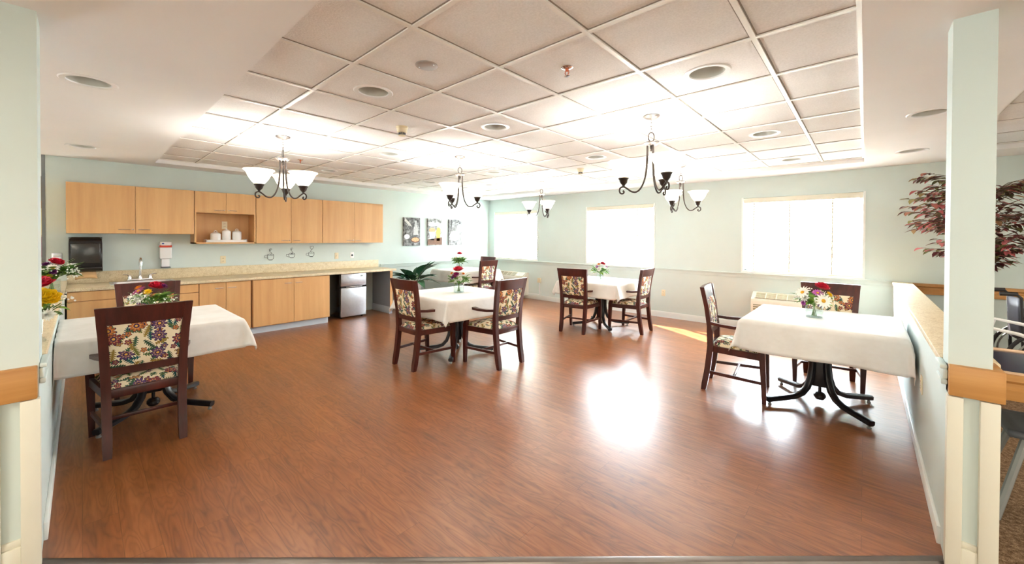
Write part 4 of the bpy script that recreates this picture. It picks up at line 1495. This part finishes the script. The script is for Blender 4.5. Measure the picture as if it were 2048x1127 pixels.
def bouquet(label, x, y, z0, R, H, spec, seed, fern=10, filler=90, leaves=24, stem_h=0.09, group='bouquets'):
    """z0: where the stems stand (inside the vase); spec: (kind, material, dx, dy, dz, size)"""
    rnd = random.Random(seed)
    r = thing('bouquet', label, 'bouquet', (x, y, z0), 0, group)
    st = MB()
    for k in range(16):
        a = rnd.random() * 6.28
        q = rnd.uniform(0.2, 0.8) * R
        st.tube([(0.018 * math.cos(a + 2), 0.018 * math.sin(a + 2), 0), (0.006 * math.cos(a), 0.006 * math.sin(a), stem_h), (q * math.cos(a), q * math.sin(a), stem_h + H * 0.5 * rnd.uniform(0.7, 1.1))], 0.0022, 5)
    st.build('stems', M['stem'], r)
    lf = MB()
    for k in range(int(leaves * 2.2)):
        a = rnd.random() * 6.28
        e = rnd.uniform(-0.25, 0.9)
        q = rnd.uniform(0.15, 0.6) * R
        d = (math.cos(a) * math.cos(e), math.sin(a) * math.cos(e), math.sin(e))
        lf.leaf((q * math.cos(a), q * math.sin(a), stem_h + H * rnd.uniform(0.1, 0.5)), d, (0, 0, 1), R * rnd.uniform(0.40, 0.70), R * rnd.uniform(0.22, 0.36), 0.25, 4)
    for k in range(int(fern * 1.6)):
        a = rnd.random() * 6.28
        e = rnd.uniform(0.0, 0.9)
        d = Vector((math.cos(a) * math.cos(e), math.sin(a) * math.cos(e), math.sin(e)))
        p0 = Vector((0, 0, stem_h + H * 0.25))
        s = d.cross(Vector((0, 0, 1))).normalized()
        for q in range(3, 13):
            p = p0 + d * (R * 1.1 * q / 12) - Vector((0, 0, 0.12 * R * (q / 12) ** 2))
            for sg in (-1, 1):
                lf.leaf(p, s * sg + d * 0.5, (0, 0, 1), R * 0.25 * (1.15 - q / 13), R * 0.07, 0.1, 2)
    lf.build('foliage', M['leaf'], r, smooth=60)
    if filler:
        fb = MB()
        clumps = [(rnd.random() * 6.28, rnd.uniform(-0.1, 0.9)) for _ in range(7)]
        for k in range(filler):
            a, e = rnd.choice(clumps)
            a += rnd.gauss(0, 0.3)
            e += rnd.gauss(0, 0.2)
            q = R * rnd.uniform(0.7, 1.0)
            fb.ball((q * math.cos(a) * math.cos(e), q * math.sin(a) * math.cos(e), stem_h + H * 0.28 + q * math.sin(e) * 0.75), rnd.uniform(0.004, 0.0085), 1)
        o = fb.build('filler_blossoms', M['white_petal'], r)
        o['kind'] = 'stuff'
    for kind, mat, dx, dy, dz, size in spec:
        p = Vector((dx, dy, stem_h + dz))
        d = Vector((dx, dy, (dz - H * 0.25) * 1.0 + 0.015))
        size *= 1.4 if kind == 'rose' else 1.25
        m = {'rose': rose, 'daisy': daisy, 'mum': mum}[kind](size)
        m.xform(frame_to(p, d))
        o = m.build('blossom', M[mat], r, smooth=60)
        if kind == 'daisy':
            MB().ball((0, 0, 0), size * 0.24, 2, (1, 1, 0.6)).xform(frame_to(p + d.normalized() * size * 0.08, d)).build('flower_centre', M['flower_eye'], o)
    return r


def vase(label, x, y, z0, kind, rr, h):
    r = thing('glass_vase', label, 'vase', (x, y, z0), 0, 'clear glass vases')
    if kind == 'round':
        MB().shell([(0.0, 0.006), (rr * 0.9, 0.006), (rr * 0.94, h * 0.5), (rr * 0.86, h)], 28).shell([(0.0, 0.0), (rr * 0.94, 0.0), (rr, 0.01), (rr, h * 0.6), (rr * 0.9, h)], 28).build('vase', M['vase_glass'], r)
    elif kind == 'square':
        MB().loft([rrect(rr, rr, 0.008, 0.0), rrect(rr, rr, 0.008, h)], caps=False).loft([rrect(rr - 0.005, rr - 0.005, 0.006, 0.010), rrect(rr - 0.005, rr - 0.005, 0.006, h)], caps=False).loft([rrect(rr, rr, 0.008, 0.0), rrect(rr - 0.004, rr - 0.004, 0.006, 0.009)]).build('vase', M['vase_glass'], r)
    else:
        MB().shell([(0.0, 0.0), (rr, 0.0), (rr, 0.012), (rr * 0.45, 0.03), (rr * 0.62, 0.045), (rr * 0.72, h)], 24).shell([(0.0, 0.03), (rr * 0.5, 0.05), (rr * 0.64, h)], 24).build('vase', M['vase_glass'], r)
    # water inside
    k = 0.86
    if kind == 'square':
        MB().loft([rrect(rr * 0.9, rr * 0.9, 0.006, 0.012), rrect(rr * 0.9, rr * 0.9, 0.006, h * 0.55)]).build('water', M['water'], r)
    else:
        q = rr * (0.85 if kind == 'round' else 0.55)
        b = 0.010 if kind == 'round' else 0.055
        MB().lathe([(q, b), (q, h * 0.6)], 24).build('water', M['water'], r)
    return r


TZ = 0.7605
# camera-side direction is roughly (0.67, -0.74); its right is (0.74, 0.67)
def cs(rt, fw, up, ):
    return (rt * 0.742 + fw * 0.67, rt * 0.67 - fw * 0.742, up)


def sp(kind, mat, rt, fw, up, size):
    return (kind, mat, *cs(rt, fw, up), size)


# right table
vase('clear round glass vase on the right table', -0.330, 4.36, TZ, 'round', 0.066, 0.10)
bouquet('bouquet with a white daisy and red rose on the right table', -0.330, 4.36, TZ + 0.012, 0.15, 0.17,
        [sp('rose', 'red_petal', 0.035, 0.03, 0.150, 0.062), sp('daisy', 'lilac_petal', -0.030, 0.075, 0.120, 0.036), sp('daisy', 'white_petal', -0.020, 0.125, 0.060, 0.056), sp('daisy', 'white_petal', -0.125, 0.03, 0.120, 0.052), sp('mum', 'white_petal', -0.115, 0.05, 0.075, 0.04), sp('mum', 'yellow_petal', 0.055, 0.085, 0.105, 0.034), sp('daisy', 'purple_petal', 0.110, 0.05, 0.110, 0.028), sp('daisy', 'white_petal', 0.095, 0.09, 0.055, 0.034), sp('mum', 'lilac_petal', -0.12, 0.04, 0.03, 0.024)], 11, 6, 60, 22)
# left table
vase('clear round glass vase on the left table, behind the nearest chair', -4.45, 0.405, TZ, 'round', 0.055, 0.09)
bouquet('bouquet of red rose and purple daisies on the left table', -4.45, 0.405, TZ + 0.012, 0.16, 0.17,
        [sp('rose', 'red_petal', 0.045, 0.02, 0.155, 0.055), sp('mum', 'purple_petal', 0.085, 0.0, 0.160, 0.036), sp('daisy', 'magenta_petal', -0.040, 0.08, 0.135, 0.046), sp('mum', 'orange_petal', -0.085, 0.03, 0.150, 0.032), sp('mum', 'yellow_petal', 0.045, 0.09, 0.125, 0.032), sp('mum', 'white_petal', 0.0, 0.11, 0.07, 0.04)], 5, 12, 130, 26)
# centre table
vase('clear round glass vase on the centre table', -3.81, 3.21, TZ, 'round', 0.068, 0.095)
bouquet('bouquet topped by a crimson rose on the centre table', -3.81, 3.21, TZ + 0.012, 0.15, 0.17,
        [sp('rose', 'red_petal', -0.005, 0.03, 0.165, 0.066), sp('mum', 'magenta_petal', -0.02, 0.085, 0.115, 0.05), sp('mum', 'purple_petal', -0.06, 0.07, 0.085, 0.034), sp('mum', 'orange_petal', -0.075, 0.05, 0.135, 0.028), sp('mum', 'orange_petal', 0.06, 0.06, 0.13, 0.026), sp('mum', 'white_petal', 0.03, 0.10, 0.07, 0.036), sp('mum', 'white_petal', -0.015, 0.11, 0.045, 0.032)], 21, 7, 60, 34)
# table by the middle window
vase('clear round glass vase on the table by the middle window', -3.26, 5.79, TZ, 'round', 0.062, 0.095)
bouquet('pale pink and green bouquet on the table by the middle window', -3.26, 5.79, TZ + 0.012, 0.16, 0.17,
        [sp('rose', 'red_petal', 0.03, 0.03, 0.155, 0.046), sp('mum', 'orange_petal', -0.03, 0.05, 0.150, 0.034), sp('mum', 'lilac_petal', -0.06, 0.06, 0.110, 0.036), sp('mum', 'white_petal', -0.04, 0.10, 0.075, 0.042), sp('mum', 'white_petal', 0.05, 0.08, 0.10, 0.03), sp('mum', 'lilac_petal', 0.085, 0.04, 0.11, 0.028)], 31, 8, 80, 34)
# far corner table
vase('clear glass vase on the far corner table', -6.85, 5.78, TZ, 'round', 0.062, 0.095)
bouquet('green bouquet with one red rose on the far corner table', -6.85, 5.78, TZ + 0.012, 0.19, 0.20,
        [sp('rose', 'red_petal', 0.01, 0.03, 0.205, 0.060), sp('mum', 'white_petal', 0.02, 0.09, 0.12, 0.045), sp('mum', 'white_petal', -0.03, 0.09, 0.06, 0.04), sp('mum', 'orange_petal', -0.06, 0.06, 0.13, 0.03)], 41, 10, 50, 40)
# two vases on the cap of the left half wall
vase('square clear glass vase on the left half wall, by the sink', -5.95, -0.195, CAPZ, 'square', 0.060, 0.125)
bouquet('bouquet of orange, purple and red flowers on the left half wall by the sink', -5.95, -0.195, CAPZ + 0.014, 0.20, 0.19,
        [sp('rose', 'red_petal', 0.075, 0.02, 0.155, 0.050), sp('rose', 'red_petal', 0.005, -0.02, 0.165, 0.046), sp('mum', 'purple_petal', 0.005, 0.04, 0.135, 0.046), sp('mum', 'orange_petal', -0.005, 0.10, 0.085, 0.048), sp('mum', 'yellow_petal', -0.085, 0.05, 0.135, 0.040), sp('mum', 'yellow_petal', -0.09, 0.10, 0.05, 0.040), sp('mum', 'purple_petal', 0.10, 0.07, 0.075, 0.036), sp('daisy', 'white_petal', 0.085, 0.06, 0.11, 0.04), sp('mum', 'yellow_petal', 0.09, 0.10, 0.03, 0.036)], 51, 14, 140, 34, 0.115)
vase('tall footed glass vase on the left half wall, nearest the post', -3.20, -0.158, CAPZ, 'bud', 0.034, 0.125)
bouquet('bouquet of yellow blooms and a red rose beside the left post', -3.20, -0.158, CAPZ + 0.05, 0.15, 0.15,
        [sp('rose', 'red_petal', 0.025, 0.02, 0.165, 0.062), sp('rose', 'yellow_petal', 0.050, 0.06, 0.085, 0.056), sp('rose', 'yellow_petal', 0.085, 0.03, 0.105, 0.050), sp('rose', 'yellow_petal', 0.0, 0.07, 0.09, 0.046), sp('mum', 'white_petal', 0.115, 0.05, 0.03, 0.034), sp('mum', 'white_petal', 0.06, 0.09, 0.02, 0.03)], 61, 8, 260, 10, 0.075)

# ------------------------------------------------------------------ plants
r = thing('potted_plant', 'broad-leaved green plant in a white pot beyond the counter end', 'plant', (-6.84, 4.56, 0))
MB().lathe([(0.12, 0.0), (0.125, 0.01), (0.165, 0.50), (0.175, 0.51), (0.175, 0.53), (0.160, 0.53), (0.155, 0.49), (0.0, 0.48)], 28).build('pot', M['ceramic'], r)
MB().lathe([(0.0, 0.489), (0.150, 0.490), (0.150, 0.495), (0.0, 0.497)], 20).build('soil', M['soil'], r)
rnd = random.Random(5)
lf, st = MB(), MB()
for k in range(32):
    a = k * 2.4 + rnd.uniform(-0.3, 0.3)
    e = rnd.uniform(0.25, 1.2)
    L = rnd.uniform(0.34, 0.50) * (0.45 if math.cos(a) < -0.35 else 1.0)
    b = Vector((0.05 * math.cos(a), 0.05 * math.sin(a), 0.49))
    d = Vector((math.cos(a) * math.cos(e), math.sin(a) * math.cos(e), math.sin(e)))
    m = b + d * rnd.uniform(0.08, 0.20) + Vector((0, 0, 0.05))
    st.tube([b, (b + m) / 2 + Vector((0, 0, 0.01)), m], 0.004, 5)
    lf.leaf(m, d + Vector((0, 0, -0.05)), (0, 0, 1), L, L * 0.50, rnd.uniform(0.15, 0.55), 7)
lf.build('foliage', M['dark_leaf'], r, smooth=60)
st.build('stems', M['stem'], r)

r = thing('artificial_tree', 'tall burgundy-leaved tree standing behind the right post', 'tree', (0.86, 6.10, 0))
MB().lathe([(0.14, 0.0), (0.19, 0.28), (0.20, 0.30), (0.18, 0.30), (0.0, 0.26)], 24).build('pot', M['pale_wood'], r)
rnd = random.Random(9)
tr = MB()
tr.tube([(0, 0, 0.25), (0.03, 0.02, 0.8), (-0.02, 0, 1.3), (0, 0.02, 1.9)], [0.028, 0.024, 0.018, 0.008], 8)
tr.tube([(0.04, 0, 0.25), (-0.03, -0.02, 0.8), (0.03, 0.02, 1.4), (0.05, 0, 1.8)], [0.022, 0.02, 0.014, 0.006], 8)
lf = MB()
for k in range(120):
    z = rnd.uniform(1.15, 2.08)
    a = rnd.random() * 6.28
    prof = 0.60 * (1 - 0.35 * abs((z - 1.72) / 0.5)) * (0.62 if z < 1.3 else 1)
    L = prof * rnd.uniform(0.75, 1.05)
    b = Vector((0, 0, z - 0.10))
    tip = Vector((L * math.cos(a), L * math.sin(a), z + rnd.uniform(-0.02, 0.12)))
    midp = (b + tip) / 2 + Vector((0, 0, 0.05))
    tr.tube([b, midp, tip], [0.004, 0.003, 0.0015], 4)
    for q in range(3, 15):
        t = q / 14
        p = (b * (1 - t) ** 2 + midp * 2 * t * (1 - t) + tip * t * t)
        if rnd.random() < 0.9:
            aa = a + rnd.choice((-1, 1)) * rnd.uniform(0.5, 1.2)
            lf.leaf(p, (math.cos(aa), math.sin(aa), rnd.uniform(-0.45, 0.15)), (0, 0, 1), rnd.uniform(0.075, 0.12), rnd.uniform(0.04, 0.058), 0.2, 3)
tr.build('trunk', M['bark'], r)
lf.build('foliage', M['tree_leaf'], r, smooth=60)

# ------------------------------------------------------------------ chandeliers


def make_chandelier():
    r = thing('chandelier', '', 'chandelier', (0, 0, 0), 0, 'three-light chandeliers')
    # local z = 0 at the ceiling
    MB().lathe([(0.0, 0.0), (0.066, 0.0), (0.070, -0.006), (0.060, -0.018), (0.035, -0.030), (0.012, -0.034), (0.0, -0.035)], 28).build('canopy', M['pewter'], r)
    ch = MB()
    for k in range(4):
        z = -0.048 - 0.026 * k
        pts = []
        for q in range(14):
            t = 2 * PI * q / 14
            p = (0.009 * math.cos(t), 0.0, z + 0.018 * math.sin(t))
            pts.append(p if k % 2 else (0.0, p[0], p[2]))
        ch.tube(pts, 0.0022, 6, close=True)
    ch.build('chain', M['bronze'], r)
    MB().tube([(0.024 * math.cos(2 * PI * q / 24), 0.024 * 0.4 * math.cos(2 * PI * q / 24), -0.178 + 0.038 * math.sin(2 * PI * q / 24)) for q in range(24)], 0.0042, 8, close=True).build('ring', M['bronze'], r)
    MB().lathe([(0.0, -0.213), (0.012, -0.214), (0.050, -0.222), (0.062, -0.226), (0.062, -0.232), (0.050, -0.246), (0.030, -0.250), (0.0, -0.250)], 28).build('hub', M['pewter'], r)
    MB().lathe([(0.010, -0.250), (0.012, -0.27), (0.006, -0.285), (0.009, -0.292), (0.0, -0.300)], 14).build('finial', M['bronze'], r)
    for k in range(3):
        a = rad(120 * k)
        c, s = math.cos(a), math.sin(a)
        path = [(0.030, -0.245), (0.031, -0.34), (0.036, -0.44), (0.050, -0.53), (0.078, -0.60), (0.115, -0.635), (0.155, -0.632), (0.190, -0.607), (0.222, -0.588), (0.248, -0.598), (0.256, -0.622), (0.246, -0.644), (0.226, -0.646), (0.218, -0.632), (0.228, -0.622)]
        # smooth the path
        pts = []
        for i in range(len(path) - 1):
            p0, p1, p2, p3 = path[max(i - 1, 0)], path[i], path[i + 1], path[min(i + 2, len(path) - 1)]
            for q in range(4):
                t = q / 4
                f = lambda j: 0.5 * ((2 * p1[j]) + (-p0[j] + p2[j]) * t + (2 * p0[j] - 5 * p1[j] + 4 * p2[j] - p3[j]) * t * t + (-p0[j] + 3 * p1[j] - 3 * p2[j] + p3[j]) * t ** 3)
                pts.append((f(0), f(1)))
        pts.append(path[-1])
        arm = MB().tube([(q * c, q * s, z) for q, z in pts], [0.0085 if z > -0.5 and q < 0.1 else 0.0072 for q, z in pts], 8)
        arm.build('arm', M['bronze'], r, smooth=60)
        cx, cy = 0.222 * c, 0.222 * s
        cupo = MB().lathe([(0.0, -0.592), (0.010, -0.590), (0.012, -0.575), (0.030, -0.555), (0.038, -0.530), (0.045, -0.520), (0.045, -0.512), (0.0, -0.512)], 22, (cx, cy, 0)).build('cup', M['bronze'], r)
        sh = MB().shell([(0.040, -0.513), (0.060, -0.492), (0.082, -0.462), (0.098, -0.430), (0.108, -0.405), (0.122, -0.386), (0.136, -0.376), (0.133, -0.372), (0.118, -0.381), (0.103, -0.402), (0.092, -0.432), (0.076, -0.462), (0.055, -0.489), (0.034, -0.508)], 32, (cx, cy, 0))
        sh.build('lamp_shade', M['shade'], r, smooth=60)
    return r


ch0 = make_chandelier()
chand = [
    (-4.452, 1.401, 0, 'bronze three-light chandelier over the left table, in front of the cabinets'),
    (-3.836, 3.245, 0, 'bronze three-light chandelier over the centre table, above the canvas prints'),
    (-4.405, 5.664, 0, 'smallest looking chandelier, hanging before the corner window'),
    (-1.346, 3.231, 0, 'largest looking chandelier, nearest on the right of the ceiling'),
    (-1.941, 5.697, 0, 'bronze chandelier just behind the largest one, beside the middle window'),
]
# direction (in plan) of the first arm, measured from the view
CH_ANG = [rad(156), rad(47), rad(218), rad(204), rad(19)]
for k, (x, y, _, lab) in enumerate(chand):
    if k == 0:
        ch0.location = (x, y, ZT)
        ch0.rotation_euler = (0, 0, CH_ANG[0])
        ch0['label'] = lab
        o = ch0
    else:
        o = dup(ch0, (x, y, ZT), CH_ANG[k], lab)
    for q in range(3):
        a = CH_ANG[k] + rad(120 * q)
        lamp('chandelier_bulb', 'POINT', (x + 0.222 * math.cos(a), y + 0.222 * math.sin(a), ZT - 0.415), CHAND_W, (1.0, 0.985, 0.955), radius=0.035)

# ------------------------------------------------------------------ ceiling fixtures


def downlight(x, y, z, label):
    r = thing('downlight', label, 'ceiling light', (x, y, z), 0, 'recessed ceiling lights')
    MB().shell([(0.100, 0.004), (0.102, -0.004), (0.128, -0.006), (0.134, -0.002), (0.134, 0.001)], 36).build('trim_ring', M['white_plastic'], r)
    MB().shell([(0.101, 0.004), (0.098, 0.02), (0.080, 0.10), (0.070, 0.115)], 36).build('reflector', M['can_inner'], r)
    MB().lathe([(0.0, 0.115), (0.072, 0.115), (0.072, 0.118), (0.0, 0.118)], 28).build('lens', M['white_plastic'], r)


can_labels = ['recessed round ceiling light at upper left of the tiles, by the round cover plate', 'recessed round ceiling light in the tile left of the near sprinkler row', 'largest recessed ceiling light, right of the copper sprinkler head', 'recessed ceiling light up and right of the largest chandelier', 'small recessed ceiling light between the central chandeliers', 'washed out recessed ceiling light right of the left chandelier', 'recessed ceiling light above the wall cabinets, right of the left chandelier', 'tiny recessed ceiling light above the far end of the wall cabinets', 'tiny recessed ceiling light right of the centre table chandelier', 'faint recessed ceiling light above the right window']
for (x, y), la in zip(tile_cans, can_labels):
    downlight(x, y, ZT, la)
for (x, y), la in zip(soff_cans, ['large recessed light in the painted ceiling at upper left', 'recessed light in the painted ceiling above the first wall cabinet', 'recessed light in the painted ceiling left of the right post', 'small recessed light in the painted ceiling above the tree']):
    downlight(x, y, ZS, la)
r = thing('ceiling_cover_plate', 'round grey blank cover plate with two screws on a ceiling tile', 'cover plate', (-1.961, 1.396, ZT))
MB().lathe([(0.0, 0.0), (0.066, 0.0), (0.066, -0.004), (0.062, -0.006), (0.0, -0.006)], 32).build('plate', plain('grey_cover', (176, 172, 170), 0.5, 0.2), r)
for s in (-1, 1):
    MB().lathe([(0.0, -0.0055), (0.005, -0.006), (0.004, -0.0085), (0.0, -0.009)], 10, (s * 0.045, s * 0.02, 0)).build('screw', M['chrome'], r)


def sprinkler(x, y, label):
    r = thing('sprinkler_head', label, 'sprinkler', (x, y, ZT), 0, 'ceiling sprinklers')
    MB().lathe([(0.0, 0.0), (0.036, 0.0), (0.036, -0.004), (0.024, -0.010), (0.014, -0.012), (0.0, -0.012)], 24).build('escutcheon', M['chrome'], r)
    cop = M.setdefault('copper', plain('copper', (196, 112, 78), 0.35, 0.8))
    MB().lathe([(0.010, -0.012), (0.010, -0.024), (0.006, -0.026)], 12).tube([(0.010, 0, -0.02), (0.014, 0, -0.034), (0.003, 0, -0.052)], 0.003, 6).tube([(-0.010, 0, -0.02), (-0.014, 0, -0.034), (-0.003, 0, -0.052)], 0.003, 6).build('body', cop, r)
    MB().lathe([(0.0, -0.050), (0.017, -0.053), (0.017, -0.055), (0.0, -0.056)], 16).build('deflector', M['chrome'], r)


sprinkler(-1.347, 1.977, 'copper sprinkler head in the tile above the picture centre')
sprinkler(-5.598, 1.972, 'small sprinkler head right of the left chandelier hub')


def detector(x, y, label, k=1.0):
    r = thing('smoke_detector', label, 'smoke detector', (x, y, ZT), 0, 'smoke detectors')
    MB().lathe([(0.0, 0.0), (0.056 * k, 0.0), (0.056 * k, -0.010), (0.050 * k, -0.016), (0.044 * k, -0.050), (0.036 * k, -0.056), (0.0, -0.056)], 28).build('base', M['ivory'], r)
    m = MB()
    for q in range(10):
        a = 2 * PI * q / 10
        m.box(0.028 * k * math.cos(a) - 0.004, 0.028 * k * math.cos(a) + 0.004, 0.028 * k * math.sin(a) - 0.004, 0.028 * k * math.sin(a) + 0.004, -0.078, -0.056)
    m.build('sensing_chamber', M['grey_plastic'], r)
    MB().lathe([(0.0, -0.078), (0.034 * k, -0.078), (0.032 * k, -0.084), (0.0, -0.086)], 24).build('cap', M['ivory'], r)


detector(-3.222, 2.021, 'ivory smoke detector on the ceiling left of centre')
detector(-3.142, 4.979, 'small smoke detector on the far ceiling above the middle window', 0.9)

# ------------------------------------------------------------------ things beyond the right half wall
# oak-edged activity table against the far side of the half wall
r = thing('activity_table', 'oak-edged table with glossy navy top right of the right post', 'table', (1.00, 3.36, 0))
MB().box(-0.50, 0.50, -0.34, 0.34, 0.778, 0.796).build('tabletop', M['navy'], r)
mb = MB()
pr = [(0.0, 0.0), (0.012, 0.0), (0.016, 0.050), (0.004, 0.062), (0.004, 0.080), (0.018, 0.094), (0.018, 0.124), (0.0, 0.126)]
for s in (-1, 1):
    mb.loft([[(x, s * (0.34 + d), 0.676 + z) for d, z in pr] for x in (-0.518, 0.518)])
    mb.loft([[(s * (0.50 + d), y, 0.676 + z) for d, z in pr] for y in (-0.34, 0.34)])
mb.build('edge_band', M['oak_x'], r)
MB().box(-0.50, 0.50, -0.338, -0.285, 0.7955, 0.802, 0.002).box(-0.50, 0.50, 0.285, 0.338, 0.7955, 0.802, 0.002).build('border_strip', M['pale_wood'], r)
MB().tube([(0.24, 0, 0.02), (0.24, 0, 0.778)], 0.035, 14).build('column', M['grey_metal'], r)
MB().lathe([(0.0, 0.0), (0.26, 0.0), (0.26, 0.012), (0.06, 0.030), (0.0, 0.032)], 28, (0.24, 0, 0)).build('base_plate', M['grey_metal'], r)
# grey stool pushed under it
r = thing('stool', 'grey stool with splayed metal legs under the oak-edged table', 'stool', (0.78, 3.40, 0))


def seat_fn(u, v):
    return (-0.22 + 0.44 * u, -0.2 + 0.40 * v, 0.455 - 0.03 * math.sin(PI * u) * math.sin(PI * v))


MB().grid(seat_fn, 8, 8).build('seat', M['grey_plastic'], r, smooth=60, solid=0.03)
for sx in (-1, 1):
    for sy in (-1, 1):
        MB().tube([(sx * 0.15, sy * 0.12, 0.44), (sx * 0.26, sy * 0.20, 0.0)], 0.017, 8).build('leg', M['grey_metal'], r)

# white tubular walking frame
r = thing('walking_frame', 'white tubular walking frame between wheelchair and oak-edged table', 'walker', (0.95, 4.25, 0), rad(-20))
for s, zz in ((-1, 0.84), (1, 0.88)):
    MB().tube([(-0.36, s * 0.10, 0.0), (-0.34, s * 0.10, 0.74), (-0.30, s * 0.10, zz), (-0.16, s * 0.10, zz - 0.02), (0.10, s * 0.10, zz - 0.10), (0.26, s * 0.10, zz - 0.16), (0.30, s * 0.10, 0.55), (0.32, s * 0.10, 0.0)], 0.012, 8).build('side_frame', M['white_plastic'], r)
MB().tube([(-0.33, -0.10, 0.45), (-0.33, 0.10, 0.45)], 0.010, 8).build('cross_bar', M['white_plastic'], r)
MB().tube([(0.31, -0.10, 0.45), (0.31, 0.10, 0.45)], 0.010, 8).build('cross_bar', M['white_plastic'], r)

# wheelchair against the far wall
r = thing('wheelchair', 'dark wheelchair parked by the oak rail at the right edge', 'wheelchair', (1.32, 6.20, 0), rad(0))


def torus(cx, cy, cz, R, t, n=36, ax='y'):
    return [(cx + R * math.cos(2 * PI * k / n), cy, cz + R * math.sin(2 * PI * k / n)) for k in range(n)]


for s in (-1, 1):
    wl = MB().tube(torus(-0.02, s * 0.29, 0.31, 0.295, 0), 0.016, 8, close=True).build('wheel', M['rubber'], r)
    m = MB().lathe([(0.025, -0.03), (0.025, 0.03)], 12).xform(Matrix.Translation((-0.02, s * 0.29, 0.31)) @ Matrix.Rotation(rad(90), 4, 'X'))
    for k in range(8):
        a = PI * 2 * k / 8
        m.tube([(-0.02, s * 0.29, 0.31), (-0.02 + 0.285 * math.cos(a), s * 0.29, 0.31 + 0.285 * math.sin(a))], 0.006, 6)
    m.build('spokes', M['grey_metal'], wl)
    MB().tube(torus(-0.02, s * 0.325, 0.31, 0.25, 0), 0.008, 8, close=True).build('hand_rim', M['grey_metal'], r)
    MB().tube([(-0.20, s * 0.23, 0.35), (-0.22, s * 0.23, 0.90), (-0.25, s * 0.23, 0.935), (-0.33, s * 0.23, 0.935)], 0.013, 8).build('back_cane', M['rubber'], r)
    MB().tube([(-0.24, s * 0.23, 0.935), (-0.35, s * 0.23, 0.932)], 0.020, 10).build('push_handle', M['rubber'], r)
    MB().tube([(-0.21, s * 0.24, 0.72), (0.20, s * 0.24, 0.72), (0.26, s * 0.24, 0.66), (0.26, s * 0.24, 0.46)], 0.012, 8).box(-0.18, 0.14, s * 0.24 - 0.028, s * 0.24 + 0.028, 0.728, 0.755, 0.008).build('armrest', M['rubber'], r)
    MB().tube([(-0.20, s * 0.23, 0.48), (0.26, s * 0.23, 0.48), (0.40, s * 0.20, 0.16)], 0.012, 8).build('side_frame', M['rubber'], r)
    MB().tube(torus(0.28, s * 0.22, 0.085, 0.07, 0, 20), 0.015, 8, close=True).tube([(0.28, s * 0.22, 0.085), (0.26, s * 0.23, 0.30), (0.26, s * 0.23, 0.48)], 0.010, 6).build('caster', M['rubber'], r)
    MB().box(0.34, 0.50, s * 0.13 - 0.07, s * 0.13 + 0.07, 0.10, 0.115, 0.004).build('footplate', M['rubber'], r)
MB().box(-0.20, 0.24, -0.22, 0.22, 0.47, 0.50, 0.01).build('seat', M['wheel_vinyl'], r)
MB().grid(lambda u, v: (-0.205 - 0.03 * math.sin(PI * u) - 0.015 * v, -0.22 + 0.44 * u, 0.50 + 0.40 * v), 8, 4).build('backrest', M['wheel_vinyl'], r, smooth=60, solid=0.01)
